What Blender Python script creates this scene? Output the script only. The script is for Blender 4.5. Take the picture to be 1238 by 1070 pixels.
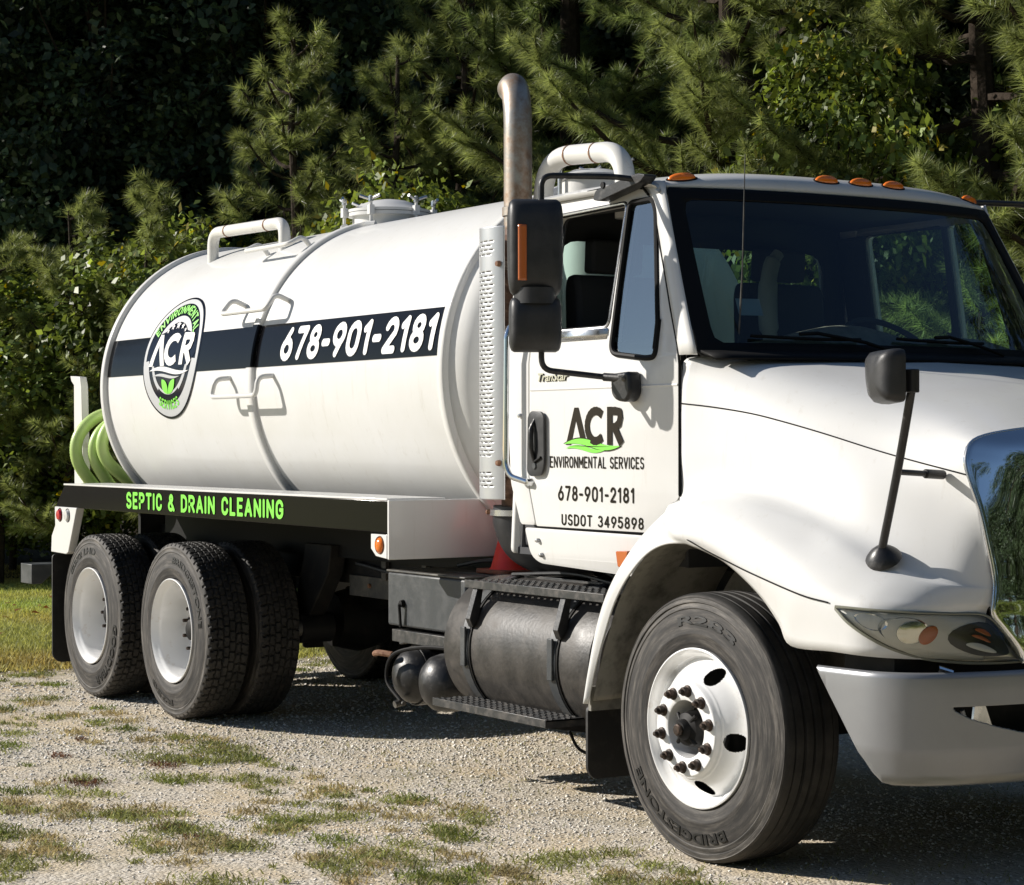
import bpy, bmesh, math, random
import numpy as np
from mathutils import Vector, Matrix
from mathutils.geometry import tessellate_polygon

for o in list(bpy.data.objects): bpy.data.objects.remove(o)
S = bpy.context.scene
C = S.collection
R = math.radians
PI = math.pi
random.seed(5)
rng = np.random.default_rng(7)

# ---------------------------------------------------------------- camera, sky, sun, exposure
cam = bpy.data.objects.new('camera', bpy.data.cameras.new('camera')); C.objects.link(cam)
right = Vector((0.528213, 0.849111, -0.001185)); up = Vector((-0.00033, 0.0016, 0.999999)); fwd = Vector((-0.849112, 0.528212, -0.001126))
cam.matrix_world = Matrix(((right.x, up.x, -fwd.x, 6.6544), (right.y, up.y, -fwd.y, -4.9635), (right.z, up.z, -fwd.z, 1.611), (0, 0, 0, 1)))
cam.data.sensor_width = 36.0; cam.data.sensor_fit = 'HORIZONTAL'
cam.data.lens = 36 * 2630.66 / 1238
cam.data.clip_end = 1500
S.camera = cam

SUN_DIR = Vector((1.0, 1.0, -0.74)).normalized()          # the way the light travels
w = bpy.data.worlds.new('World'); S.world = w; w.use_nodes = True
nt = w.node_tree; bg = nt.nodes['Background']
sky = nt.nodes.new('ShaderNodeTexSky'); sky.sky_type = 'NISHITA'; sky.sun_disc = False
sky.sun_elevation = math.asin(-SUN_DIR.z)
sky.sun_rotation = math.atan2(-SUN_DIR.x, -SUN_DIR.y)
sky.air_density = 1.0; sky.dust_density = 0.3; sky.ozone_density = 3.0
nt.links.new(sky.outputs[0], bg.inputs[0]); bg.inputs[1].default_value = 0.060
sun = bpy.data.objects.new('sun', bpy.data.lights.new('sun', 'SUN')); C.objects.link(sun)
sun.data.energy = 4.9; sun.data.angle = R(0.55); sun.data.color = (1.0, 0.94, 0.86)
sun.rotation_euler = SUN_DIR.to_track_quat('-Z', 'Y').to_euler()
S.view_settings.view_transform = 'Standard'; S.view_settings.look = 'None'
S.view_settings.exposure = 0.36; S.view_settings.gamma = 1.0
try: S.view_settings.use_curve_mapping = False
except Exception: pass

# ---------------------------------------------------------------- materials
def lin(c): return tuple(x / 12.92 if x <= .04045 else ((x + .055) / 1.055) ** 2.4 for x in c)
def mat(name, col, rough=.5, metal=0., coat=0., spec=.5, noise=None, bump=None, transl=None, coatr=.05, streak=None):
    """noise = (scale, other colour, lo, hi, rough delta); bump = (scale, strength, distance)"""
    m = bpy.data.materials.new(name); m.use_nodes = True
    n = m.node_tree.nodes; l = m.node_tree.links; b = n['Principled BSDF']
    b.inputs['Base Color'].default_value = (*col, 1); b.inputs['Roughness'].default_value = rough
    b.inputs['Metallic'].default_value = metal; b.inputs['Coat Weight'].default_value = coat
    b.inputs['Coat Roughness'].default_value = coatr; b.inputs['Specular IOR Level'].default_value = spec
    tc = n.new('ShaderNodeTexCoord')
    if noise:
        t = n.new('ShaderNodeTexNoise'); t.inputs['Scale'].default_value = noise[0]; t.inputs['Detail'].default_value = 6; t.inputs['Roughness'].default_value = .65
        l.new(tc.outputs['Object'], t.inputs['Vector'])
        r = n.new('ShaderNodeMapRange'); r.inputs[1].default_value = noise[2]; r.inputs[2].default_value = noise[3]
        l.new(t.outputs['Fac'], r.inputs[0])
        mx = n.new('ShaderNodeMix'); mx.data_type = 'RGBA'; mx.inputs['A'].default_value = (*col, 1); mx.inputs['B'].default_value = (*noise[1], 1)
        l.new(r.outputs[0], mx.inputs['Factor']); l.new(mx.outputs['Result'], b.inputs['Base Color'])
        if len(noise) > 4:
            r2 = n.new('ShaderNodeMapRange'); r2.inputs[3].default_value = rough; r2.inputs[4].default_value = rough + noise[4]
            l.new(r.outputs[0], r2.inputs[0]); l.new(r2.outputs[0], b.inputs['Roughness'])
    if streak:                                              # thin run-off stains down the paint
        mp = n.new('ShaderNodeMapping'); mp.inputs['Scale'].default_value = (9, 9, .7); l.new(tc.outputs['Object'], mp.inputs[0])
        t = n.new('ShaderNodeTexNoise'); t.inputs['Scale'].default_value = 2.2; t.inputs['Detail'].default_value = 8; t.inputs['Roughness'].default_value = .7; l.new(mp.outputs[0], t.inputs['Vector'])
        r = n.new('ShaderNodeMapRange'); r.inputs[1].default_value = .58; r.inputs[2].default_value = .82; r.inputs[4].default_value = .55; l.new(t.outputs['Fac'], r.inputs[0])
        m3 = n.new('ShaderNodeMix'); m3.data_type = 'RGBA'; src = b.inputs['Base Color'].links[0].from_socket; l.new(src, m3.inputs['A']); m3.inputs['B'].default_value = (*streak, 1); l.new(r.outputs[0], m3.inputs['Factor']); l.new(m3.outputs['Result'], b.inputs['Base Color'])
    if bump:
        t = n.new('ShaderNodeTexNoise'); t.inputs['Scale'].default_value = bump[0]; t.inputs['Detail'].default_value = 4
        l.new(tc.outputs['Object'], t.inputs['Vector'])
        bp = n.new('ShaderNodeBump'); bp.inputs['Strength'].default_value = bump[1]; bp.inputs['Distance'].default_value = bump[2]
        l.new(t.outputs['Fac'], bp.inputs['Height']); l.new(bp.outputs[0], b.inputs['Normal'])
    return m
M = {}
M['white'] = mat('white_paint', (.70, .70, .685), .5, coat=.45, spec=.2, coatr=.07, noise=(1.3, (.655, .65, .62), .38, .78), bump=(3, .05, .02), streak=(.52, .49, .43))
M['tank'] = mat('tank_paint', (.70, .70, .685), .5, coat=.3, spec=.2, coatr=.10, noise=(1.6, (.65, .645, .61), .4, .8), bump=(1.7, .22, .03), streak=(.46, .43, .36))
M['rim'] = mat('white_wheel_paint', (.86, .86, .85), .22, coat=.5, noise=(9, (.55, .44, .33), .62, .85), bump=(30, .06, .003))
M['pipe'] = mat('white_pipe_paint', (.72, .71, .67), .4, noise=(9, (.5, .42, .33), .62, .75))
M['blackv'] = mat('black_vinyl', (.004, .004, .005), .12, spec=.16, noise=(60, (.015, .015, .015), .6, .8))
M['navy'] = mat('navy_vinyl', (.006, .008, .018), .15, spec=.2)
M['greenv'] = mat('green_vinyl', (.22, .74, .07), .45)
M['whitev'] = mat('white_vinyl', (.82, .82, .80), .4)
M['greyv'] = mat('grey_vinyl', (.50, .51, .52), .4)
M['textblack'] = mat('dark_lettering', (.010, .008, .008), .15, spec=.3)
M['plastic'] = mat('black_plastic', (.018, .019, .021), .42, noise=(14, (.032, .032, .033), .4, .7, .12), bump=(260, .25, .002))
M['plasticg'] = mat('worn_black_plastic', (.016, .016, .017), .38, noise=(26, (.06, .058, .055), .52, .75, .2), bump=(90, .2, .003))
M['seal'] = mat('rubber_seal', (.005, .005, .005), .6, spec=.2)
M['dark'] = mat('chassis_black', (.006, .006, .006), .6, spec=.25, noise=(12, (.022, .019, .016), .5, .8))
M['steelg'] = mat('grey_steel_paint', (.045, .05, .055), .42, noise=(8, (.09, .092, .092), .45, .75, .2), bump=(40, .15, .004))
M['frame'] = mat('dusty_frame_steel', (.045, .045, .043), .55, noise=(10, (.13, .12, .10), .4, .7))
M['tankblk'] = mat('scuffed_black_tank', (.030, .028, .026), .44, noise=(7, (.085, .075, .065), .42, .75, .2), bump=(55, .3, .004))
M['step'] = mat('step_metal', (.06, .062, .064), .38, metal=.5, noise=(16, (.12, .11, .10), .45, .7, .25))
M['chrome'] = mat('chrome', (.80, .82, .85), .025, metal=1.)
M['alu'] = mat('polished_aluminium', (.74, .75, .76), .24, metal=1., noise=(18, (.6, .6, .6), .4, .7, .12), bump=(60, .06, .002))
M['shield'] = mat('aluminium_heat_shield', (.62, .63, .64), .30, metal=.6, noise=(12, (.54, .55, .56), .4, .7, .1))
M['stack'] = mat('heat_stained_steel', (.46, .43, .38), .33, metal=.7, noise=(9, (.26, .17, .11), .42, .66, .3), bump=(40, .25, .003))
M['muffler'] = mat('rusty_muffler', (.20, .12, .08), .6, metal=.3, noise=(14, (.09, .05, .035), .4, .6))
M['rust'] = mat('rust', (.14, .055, .025), .8, noise=(40, (.25, .14, .08), .4, .6))
M['silver'] = mat('silver_bumper_paint', (.30, .308, .32), .34, metal=.45, coat=.2, noise=(3, (.275, .28, .29), .4, .7))
M['liner'] = mat('wheel_well_liner', (.24, .23, .20), .75, noise=(12, (.10, .095, .08), .45, .7))
M['rubber'] = mat('tyre_rubber', (.013, .013, .012), .72, noise=(8, (.042, .038, .034), .4, .7))
M['rubberl'] = mat('tyre_lettering', (.010, .010, .010), .5)
M['amber'] = mat('amber_lens', (.85, .20, .01), .18, coat=.6)
M['amberd'] = mat('amber_reflector', (.50, .13, .03), .25, coat=.4, bump=(160, .5, .002))
M['red'] = mat('red_lens', (.50, .01, .03), .2, coat=.5)
M['clearl'] = mat('clear_lens', (.62, .62, .62), .15, coat=.6, bump=(90, .4, .002))
M['interior'] = mat('dark_cab_trim', (.045, .047, .052), .75)
M['dash'] = mat('dashboard', (.30, .29, .24), .7, noise=(10, (.15, .14, .12), .4, .7))
M['seat'] = mat('grey_seat_cloth', (.05, .053, .058), .9)
M['bolster'] = mat('pale_seat_cloth', (.34, .38, .34), .8)
M['hose'] = mat('green_hose', (.42, .60, .17), .42, noise=(12, (.48, .62, .22), .4, .7), coat=.2)
M['conebase'] = mat('dirty_cone_base', (.30, .07, .03), .7, noise=(12, (.10, .06, .04), .4, .7))
M['cone'] = mat('orange_red_cone', (.80, .035, .02), .45, noise=(8, (.60, .03, .02), .5, .75))
M['greyfl'] = mat('black_rubber_flap', (.010, .010, .010), .6, noise=(20, (.03, .028, .025), .5, .75))
M['rib'] = mat('tyre_sidewall', (.060, .054, .048), .75, noise=(7, (.095, .085, .073), .38, .68))
# tyre sidewall: dust gathers in soft rings
def glass(name, tint, refl=1.5, rough=0.0, gloss=(.9, .95, 1)):
    m = bpy.data.materials.new(name); m.use_nodes = True; n = m.node_tree.nodes; l = m.node_tree.links
    n.remove(n['Principled BSDF'])
    t = n.new('ShaderNodeBsdfTransparent'); t.inputs[0].default_value = (*tint, 1)
    g = n.new('ShaderNodeBsdfGlossy'); g.inputs[0].default_value = (*gloss, 1); g.inputs['Roughness'].default_value = rough
    f = n.new('ShaderNodeFresnel'); f.inputs[0].default_value = refl
    x = n.new('ShaderNodeMixShader'); l.new(f.outputs[0], x.inputs[0]); l.new(t.outputs[0], x.inputs[1]); l.new(g.outputs[0], x.inputs[2])
    l.new(x.outputs[0], n['Material Output'].inputs[0]); return m
M['glass'] = glass('windshield_glass', (.72, .86, .82), 1.65)
M['sideglass'] = glass('sky_tinted_side_glass', (.38, .50, .50), 3.8, .03, (.86, .95, 1))  # blue gloss tint and strong mirroring paint the sky's reflection into the vent pane
M['backglass'] = glass('rear_glass', (.55, .75, .68), 1.45)
M['lens'] = glass('headlight_lens', (.94, .94, .90), 1.42, .02)

# ---------------------------------------------------------------- mesh helpers
class MB:
    def __init__(s): s.v = []; s.f = []
    def add(s, vs, fs):
        o = len(s.v); s.v += [tuple(map(float, p)) for p in vs]; s.f += [tuple(i + o for i in f) for f in fs]; return s
    def box(s, x0, x1, y0, y1, z0, z1):
        return s.add([(x, y, z) for z in (z0, z1) for x, y in ((x0, y0), (x1, y0), (x1, y1), (x0, y1))],
                     [(0, 3, 2, 1), (4, 5, 6, 7), (0, 1, 5, 4), (1, 2, 6, 5), (2, 3, 7, 6), (3, 0, 4, 7)])
    def prism(s, poly, ax, a, b):
        """poly of 2D points in the plane across axis ax (x: (y,z), y: (x,z), z: (x,y)), extruded a..b"""
        def P(p, h): return {'x': (h, p[0], p[1]), 'y': (p[0], h, p[1]), 'z': (p[0], p[1], h)}[ax]
        n = len(poly); vs = [P(p, a) for p in poly] + [P(p, b) for p in poly]
        return s.add(vs, [tuple(range(n)), tuple(range(2 * n - 1, n - 1, -1))] + [(i, i + n, (i + 1) % n + n, (i + 1) % n) for i in range(n)])
    def tube(s, path, r, n=10, closed=False, caps=True):
        P = [Vector(p) for p in path]; m = len(P); rs = r if isinstance(r, (list, tuple)) else [r] * m
        T = []
        for i in range(m):
            a = P[(i - 1) % m] if (closed or i > 0) else P[i]; b = P[(i + 1) % m] if (closed or i < m - 1) else P[i]
            T.append((b - a).normalized())
        nrm = T[0].orthogonal().normalized(); o = len(s.v)
        for i in range(m):
            if i: nrm = (T[i - 1].rotation_difference(T[i]) @ nrm)
            nrm = (nrm - T[i] * nrm.dot(T[i])).normalized(); bn = T[i].cross(nrm)
            for k in range(n):
                a = 2 * PI * k / n; s.v.append(tuple(P[i] + (nrm * math.cos(a) + bn * math.sin(a)) * rs[i]))
        for i in range(m if closed else m - 1):
            for k in range(n):
                a = o + i * n; b = o + ((i + 1) % m) * n
                s.f.append((a + k, a + (k + 1) % n, b + (k + 1) % n, b + k))
        if caps and not closed:
            s.f.append(tuple(o + k for k in range(n - 1, -1, -1))); s.f.append(tuple(o + (m - 1) * n + k for k in range(n)))
        return s
    def lathe(s, prof, org, ax='y', n=48, a0=0, a1=2 * PI, closed=None):
        """prof: (radius, height along axis)"""
        full = abs(a1 - a0) > 2 * PI - 1e-4; cnt = n if full else n + 1; o = len(s.v)
        for r, h in prof:
            for k in range(cnt):
                a = a0 + (a1 - a0) * k / n; c, d = r * math.cos(a), r * math.sin(a)
                p = {'y': (c, h, d), 'x': (h, c, d), 'z': (c, d, h)}[ax]
                s.v.append((org[0] + p[0], org[1] + p[1], org[2] + p[2]))
        for i in range(len(prof) - 1):
            for k in range(n):
                a = o + i * cnt + k; b = o + i * cnt + (k + 1) % cnt
                s.f.append((a, b, b + cnt, a + cnt))
        return s
    def grid(s, pts):
        """pts[i][j] points"""
        o = len(s.v); ni, nj = len(pts), len(pts[0])
        for row in pts: s.v += [tuple(p) for p in row]
        for i in range(ni - 1):
            for j in range(nj - 1):
                s.f.append((o + i * nj + j, o + (i + 1) * nj + j, o + (i + 1) * nj + j + 1, o + i * nj + j + 1))
        return s
    def build(s, name, m, parent=None, smooth=True, bevel=0, solid=0, soff=-1, sub=0, merge=0, ang=35, kind=None, seg=2, holes=False):
        me = bpy.data.meshes.new(name); me.from_pydata(s.v, [], s.f); me.update()
        bm = bmesh.new(); bm.from_mesh(me)
        if merge: bmesh.ops.remove_doubles(bm, verts=bm.verts, dist=merge)
        if not holes: bmesh.ops.recalc_face_normals(bm, faces=bm.faces)
        bm.to_mesh(me); bm.free()
        o = bpy.data.objects.new(name, me); C.objects.link(o)
        me.materials.append(M[m] if isinstance(m, str) else m)
        if smooth:
            for p in me.polygons: p.use_smooth = True
            try: me.set_sharp_from_angle(angle=R(ang))
            except Exception: pass
        if sub:
            md = o.modifiers.new('sub', 'SUBSURF'); md.levels = md.render_levels = sub
        if solid:
            md = o.modifiers.new('solid', 'SOLIDIFY'); md.thickness = solid; md.offset = soff; md.use_even_offset = False
        if bevel:
            md = o.modifiers.new('bevel', 'BEVEL'); md.width = bevel; md.segments = seg; md.limit_method = 'ANGLE'; md.angle_limit = R(40)
            md.harden_normals = False
            for p in me.polygons: p.use_smooth = True
        if kind: o['kind'] = kind
        if parent: put(o, parent)
        return o
def put(o, parent):
    o.parent = parent
    o.matrix_parent_inverse = world_of(parent).inverted()
def world_of(o):
    mtx = Matrix.LocRotScale(o.location, o.rotation_euler, o.scale)
    if o.parent: mtx = world_of(o.parent) @ o.matrix_parent_inverse @ mtx
    return mtx
def empty(name, loc, parent=None):
    o = bpy.data.objects.new(name, None); C.objects.link(o); o.location = loc; o.empty_display_size = .2
    if parent: put(o, parent)
    return o
def tag(o, label=None, cat=None, group=None, kind=None):
    if label: o['label'] = label
    if cat: o['category'] = cat
    if group: o['group'] = group
    if kind: o['kind'] = kind
    return o
def catmull(P, n, closed=False):
    P = [np.array(p, float) for p in P]; out = []
    m = len(P); rngs = range(m) if closed else range(m - 1)
    for i in rngs:
        p1, p2 = P[i], P[(i + 1) % m]
        p0 = P[(i - 1) % m] if (closed or i > 0) else 2 * p1 - p2
        p3 = P[(i + 2) % m] if (closed or i < m - 2) else 2 * p2 - p1
        for k in range(n):
            t = k / n
            out.append(.5 * ((2 * p1) + (-p0 + p2) * t + (2 * p0 - 5 * p1 + 4 * p2 - p3) * t * t + (-p0 + 3 * p1 - 3 * p2 + p3) * t ** 3))
    if not closed: out.append(P[-1])
    return out
def surf(G, nu, nv):
    rows = [catmull(r, nv) for r in G]
    cols = [catmull([rows[i][j] for i in range(len(rows))], nu) for j in range(len(rows[0]))]
    return [[cols[j][i] for j in range(len(cols))] for i in range(len(cols[0]))]
def rbend(pts, r, n=6):
    """polyline with rounded corners"""
    P = [Vector(p) for p in pts]; out = [P[0]]
    for i in range(1, len(P) - 1):
        rr = r[i - 1] if isinstance(r, (list, tuple)) else r
        a = (P[i - 1] - P[i]); b = (P[i + 1] - P[i]); d = min(rr, a.length * .49, b.length * .49)
        A = P[i] + a.normalized() * d; B = P[i] + b.normalized() * d
        for k in range(n + 1):
            t = k / n; out.append(A * (1 - t) ** 2 + P[i] * 2 * t * (1 - t) + B * t * t)
    out.append(P[-1]); return out
def rrect(x0, x1, z0, z1, r, n=5):
    if not isinstance(r, (list, tuple)): r = [r] * 4
    out = []
    for (cx, cz, a, q) in ((x1, z1, 0, r[0]), (x0, z1, 90, r[1]), (x0, z0, 180, r[2]), (x1, z0, 270, r[3])):
        sx = -1 if a in (0, 270) else 1; sz = -1 if a in (0, 90) else 1
        for k in range(n + 1):
            t = R(a + 90 * k / n); out.append((cx + sx * q + q * math.cos(t), cz + sz * q + q * math.sin(t)))
    return out
def rpoly(pts, r, n=4):
    """closed 2D polygon with rounded corners"""
    m = len(pts); out = []
    for i in range(m):
        p = Vector(pts[i]); a = Vector(pts[i - 1]) - p; b = Vector(pts[(i + 1) % m]) - p
        rr = r[i] if isinstance(r, (list, tuple)) else r; d = min(rr, a.length * .45, b.length * .45)
        if rr <= 0: out.append(tuple(p)); continue
        A = p + a.normalized() * d; B = p + b.normalized() * d
        for k in range(n + 1):
            t = k / n; q = A * (1 - t) ** 2 + p * 2 * t * (1 - t) + B * t * t; out.append((q.x, q.y))
    return out
def panel(name, outer, holes, F, m, parent, thick=.02, cuts=(), bevel=0, cutsu=(), soff=-1, smooth=True, ang=30):
    """flat 2D polygon (u,v) with holes, cut along v and u levels, then mapped by F(u,v) -> 3D, with thickness"""
    loops = [outer] + list(holes); flat = [p for L in loops for p in L]
    tris = tessellate_polygon([[Vector((p[0], p[1], 0)) for p in L] for L in loops])
    bm = bmesh.new(); vs = [bm.verts.new((p[0], p[1], 0)) for p in flat]
    for t in tris:
        try: bm.faces.new([vs[i] for i in t])
        except Exception: pass
    for c in cuts:
        bmesh.ops.bisect_plane(bm, geom=bm.verts[:] + bm.edges[:] + bm.faces[:], plane_co=(0, c, 0), plane_no=(0, 1, 0))
    for c in cutsu:
        bmesh.ops.bisect_plane(bm, geom=bm.verts[:] + bm.edges[:] + bm.faces[:], plane_co=(c, 0, 0), plane_no=(1, 0, 0))
    for f in bm.faces:
        if f.normal.z < 0: f.normal_flip()
    for v in bm.verts: v.co = Vector(F(v.co.x, v.co.y))
    me = bpy.data.meshes.new(name); bm.to_mesh(me); bm.free()
    o = bpy.data.objects.new(name, me); C.objects.link(o); me.materials.append(M[m] if isinstance(m, str) else m)
    if smooth:
        for p in me.polygons: p.use_smooth = True
        try: me.set_sharp_from_angle(angle=R(ang))
        except Exception: pass
    if thick:
        md = o.modifiers.new('solid', 'SOLIDIFY'); md.thickness = thick; md.offset = soff
    if bevel:
        md = o.modifiers.new('bevel', 'BEVEL'); md.width = bevel; md.segments = 2; md.limit_method = 'ANGLE'; md.angle_limit = R(50)
    put(o, parent); return o
def text_geo(s, bold=0.0, extrude=0.0, spacing=1.0, res=3):
    cu = bpy.data.curves.new('lettering', 'FONT'); cu.body = s; cu.offset = bold; cu.extrude = extrude
    cu.space_character = spacing; cu.resolution_u = res; cu.size = 1
    o = bpy.data.objects.new('lettering', cu); C.objects.link(o)
    dg = bpy.context.evaluated_depsgraph_get(); me = bpy.data.meshes.new_from_object(o.evaluated_get(dg))
    vs = [tuple(v.co) for v in me.vertices]; fs = [tuple(p.vertices) for p in me.polygons]
    bpy.data.objects.remove(o); bpy.data.curves.remove(cu); bpy.data.meshes.remove(me)
    return vs, fs
GL = {}
def _glyphs():
    def arc(cx, cy, rx, ry, a0, a1, n=9): return [(cx + rx * math.cos(R(a0 + (a1 - a0) * k / n)), cy + ry * math.sin(R(a0 + (a1 - a0) * k / n))) for k in range(n + 1)]
    g = GL; O = arc(.5, .66, .5, .34, 0, 180) + arc(.5, .34, .5, .34, 180, 360) + [(1, .66)]
    g['A'] = (.60, [[(0, 0), (.5, 1), (1, 0)], [(.2, .30), (.8, .30)]]); g['C'] = (.54, [arc(.5, .68, .5, .32, 12, 180) + arc(.5, .32, .5, .32, 180, 348)])
    g['D'] = (.54, [[(0, 0), (0, 1)] + arc(.38, .64, .62, .36, 90, 0) + arc(.38, .36, .62, .36, 0, -90) + [(0, 0)]]); g['E'] = (.44, [[(1, 1), (0, 1), (0, 0), (1, 0)], [(.1, .51), (.85, .51)]])
    g['G'] = (.56, [arc(.5, .68, .5, .32, 12, 180) + arc(.5, .32, .5, .32, 180, 350) + [(1, .46), (.6, .46)]]); g['I'] = (.02, [[(0, 0), (0, 1)]]); g['L'] = (.42, [[(0, 1), (0, 0), (1, 0)]])
    g['M'] = (.68, [[(0, 0), (0, 1), (.5, .3), (1, 1), (1, 0)]]); g['N'] = (.56, [[(0, 0), (0, 1), (1, 0), (1, 1)]]); g['O'] = (.56, [O]); g['0'] = (.54, [O])
    P = [(0, 0), (0, 1), (.45, 1)] + arc(.55, .74, .45, .26, 90, -90) + [(.0, .48)]; g['P'] = (.52, [P]); g['R'] = (.54, [P, [(.5, .46), (1, 0)]])
    g['S'] = (.50, [arc(.5, .745, .47, .255, 25, 270) + arc(.5, .25, .5, .25, 85, -160)]); g['T'] = (.54, [[(0, 1), (1, 1)], [(.5, .96), (.5, 0)]]); g['U'] = (.54, [[(0, 1)] + arc(.5, .34, .5, .34, 180, 360) + [(1, 1)]])
    g['V'] = (.56, [[(0, 1), (.5, 0), (1, 1)]]); g['&'] = (.60, [[(1, 0), (.26, .70)], arc(.46, .80, .24, .20, 200, -160, 14), arc(.42, .27, .42, .27, 105, 350, 12)])
    g['1'] = (.26, [[(0, .80), (.8, 1), (.8, 0)]]); g['2'] = (.52, [arc(.5, .70, .48, .30, 165, -25) + [(.0, 0), (1, 0)]]); g['3'] = (.50, [arc(.46, .755, .45, .245, 150, -80), arc(.46, .26, .54, .26, 80, -155)])
    g['4'] = (.54, [[(.74, 0), (.74, 1), (0, .28), (1, .28)]]); g['5'] = (.52, [[(.92, 1), (.14, 1), (.06, .54)] + arc(.46, .32, .54, .32, 120, -155)])
    g['6'] = (.54, [[(.66, 1), (.10, .46)], arc(.5, .31, .5, .31, 140, -220, 16)]); g['9'] = (.54, [[(.34, 0), (.90, .54)], arc(.5, .69, .5, .31, -40, 320, 16)])
    g['7'] = (.50, [[(0, 1), (1, 1), (.35, 0)]]); g['8'] = (.52, [arc(.5, .76, .42, .24, 270, -90, 16), arc(.5, .26, .5, .26, 90, 450, 16)]); g['-'] = (.30, [[(0, .44), (1, .44)]]); g[' '] = (.22, [])
_glyphs()
def stroke_text(name, s, u0, u1, v0, v1, F, m, parent, t=.16, gap=.20, shear=0.0, off=.002, cut=None, split=None):
    """sign-painter's lettering from strokes of even width; t, gap relative to the cap height"""
    H = v1 - v0; x = 0; items = []
    for ch in s:
        w_, st = GL[ch]; items.append((x, w_, st)); x += w_ + t + gap
    tot = x - gap; sx = (u1 - u0) / tot; sy = H; T2 = t * .5; mb = MB(); cnt = 0
    for (x0, w_, st) in items:
        parts = []
        for P in st:                                       # sharp corners start a new stroke
            cur = [P[0]]
            for i in range(1, len(P)):
                cur.append(P[i])
                if i < len(P) - 1:
                    d1 = Vector(((P[i][0] - P[i - 1][0]) * w_, P[i][1] - P[i - 1][1])); d2 = Vector(((P[i + 1][0] - P[i][0]) * w_, P[i + 1][1] - P[i][1]))
                    if d1.length > 1e-4 and d2.length > 1e-4 and d1.normalized().dot(d2.normalized()) < -.05: parts.append(cur); cur = [P[i]]
            parts.append(cur)
        if split and st: mb = MB()
        for P in parts:
            Q = [Vector((x0 + T2 + p[0] * w_, T2 + p[1] * (1 - t))) for p in P]; Q = [q for i, q in enumerate(Q) if i == 0 or (q - Q[i - 1]).length > 1e-4]
            closed = (Q[0] - Q[-1]).length < 1e-3
            if closed: Q = Q[:-1]
            n = len(Q); L_, R_ = [], []
            for i in range(n):
                a = Q[i - 1] if (closed or i > 0) else None; b = Q[(i + 1) % n] if (closed or i < n - 1) else None
                d1 = (Q[i] - a).normalized() if a is not None else None; d2 = (b - Q[i]).normalized() if b is not None else None
                d = (d1 or d2) if (d1 is None or d2 is None) else (d1 + d2)
                d = d.normalized() if d.length > 1e-6 else d1
                nn = Vector((-d.y, d.x)); k = 1.0
                if d1 is not None and d2 is not None: k = 1 / max(.3, nn.dot(Vector((-d1.y, d1.x)))); k = k if k < 1.5 else 1.12
                L_.append(Q[i] + nn * T2 * k); R_.append(Q[i] - nn * T2 * k)
            cnt += 1; o_ = off + (cnt % 4) * .00012
            def mp(p):
                u = u0 + p.x * sx + shear * p.y * H; v = v0 + p.y * sy; return F(u, v, o_)
            m_ = n if closed else n - 1
            for i in range(m_):
                j = (i + 1) % n; seg = max(1, int(math.ceil((Q[j] - Q[i]).length * H / (cut or .05))))
                for k in range(seg):
                    f0, f1 = k / seg, (k + 1) / seg
                    mb.add([mp(R_[i].lerp(R_[j], f0)), mp(R_[i].lerp(R_[j], f1)), mp(L_[i].lerp(L_[j], f1)), mp(L_[i].lerp(L_[j], f0))], [(0, 1, 2, 3)])
            if not closed:
                for q, a_, b_ in ((Q[0], L_[0], Q[1]), (Q[-1], R_[-1], Q[-2])):
                    d = (q - b_).normalized(); nn = Vector((-d.y, d.x)) * T2; pts = [q + nn * math.cos(R(18 * k)) + d * T2 * .9 * math.sin(R(18 * k)) for k in range(11)]
                    mb.add([mp(p) for p in pts], [tuple(range(11))])
        if split and st: mb.build(split, m, parent, smooth=False, holes=True)
    if split: return
    return mb.build(name, m, parent, smooth=False, holes=True)
def lettering(name, s, u0, u1, v0, v1, F, m, parent, bold=.02, spacing=1.0, shear=0, extrude=0, thick=0):
    vs, fs = text_geo(s, bold, extrude, spacing)
    x0 = min(v[0] for v in vs); x1 = max(v[0] for v in vs); y0 = min(v[1] for v in vs); y1 = max(v[1] for v in vs)
    out = []
    for v in vs:
        tu = (v[0] - x0) / (x1 - x0); tv = (v[1] - y0) / (y1 - y0)
        out.append(F(u0 + (u1 - u0) * tu + shear * tv, v0 + (v1 - v0) * tv, v[2]) if extrude else F(u0 + (u1 - u0) * tu + shear * tv, v0 + (v1 - v0) * tv))
    mb = MB(); mb.add(out, fs)
    o = mb.build(name, m, parent, smooth=False, merge=1e-5, holes=not extrude)
    return o
# ================================================================= THE TRUCK
YC = 1.22
truck = tag(empty('septic_tank_truck', (-2.9, YC, 0)), 'white septic tank truck with black stripe, green lettering and tandem rear axle parked on gravel', 'truck')
def mir(mb):
    """add the mirrored half about the truck's centre line"""
    o = len(mb.v); vs = [(x, 2 * YC - y, z) for x, y, z in mb.v]; fs = [tuple(i + o for i in f[::-1]) for f in mb.f]
    mb.v += vs; mb.f += fs; return mb

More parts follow.
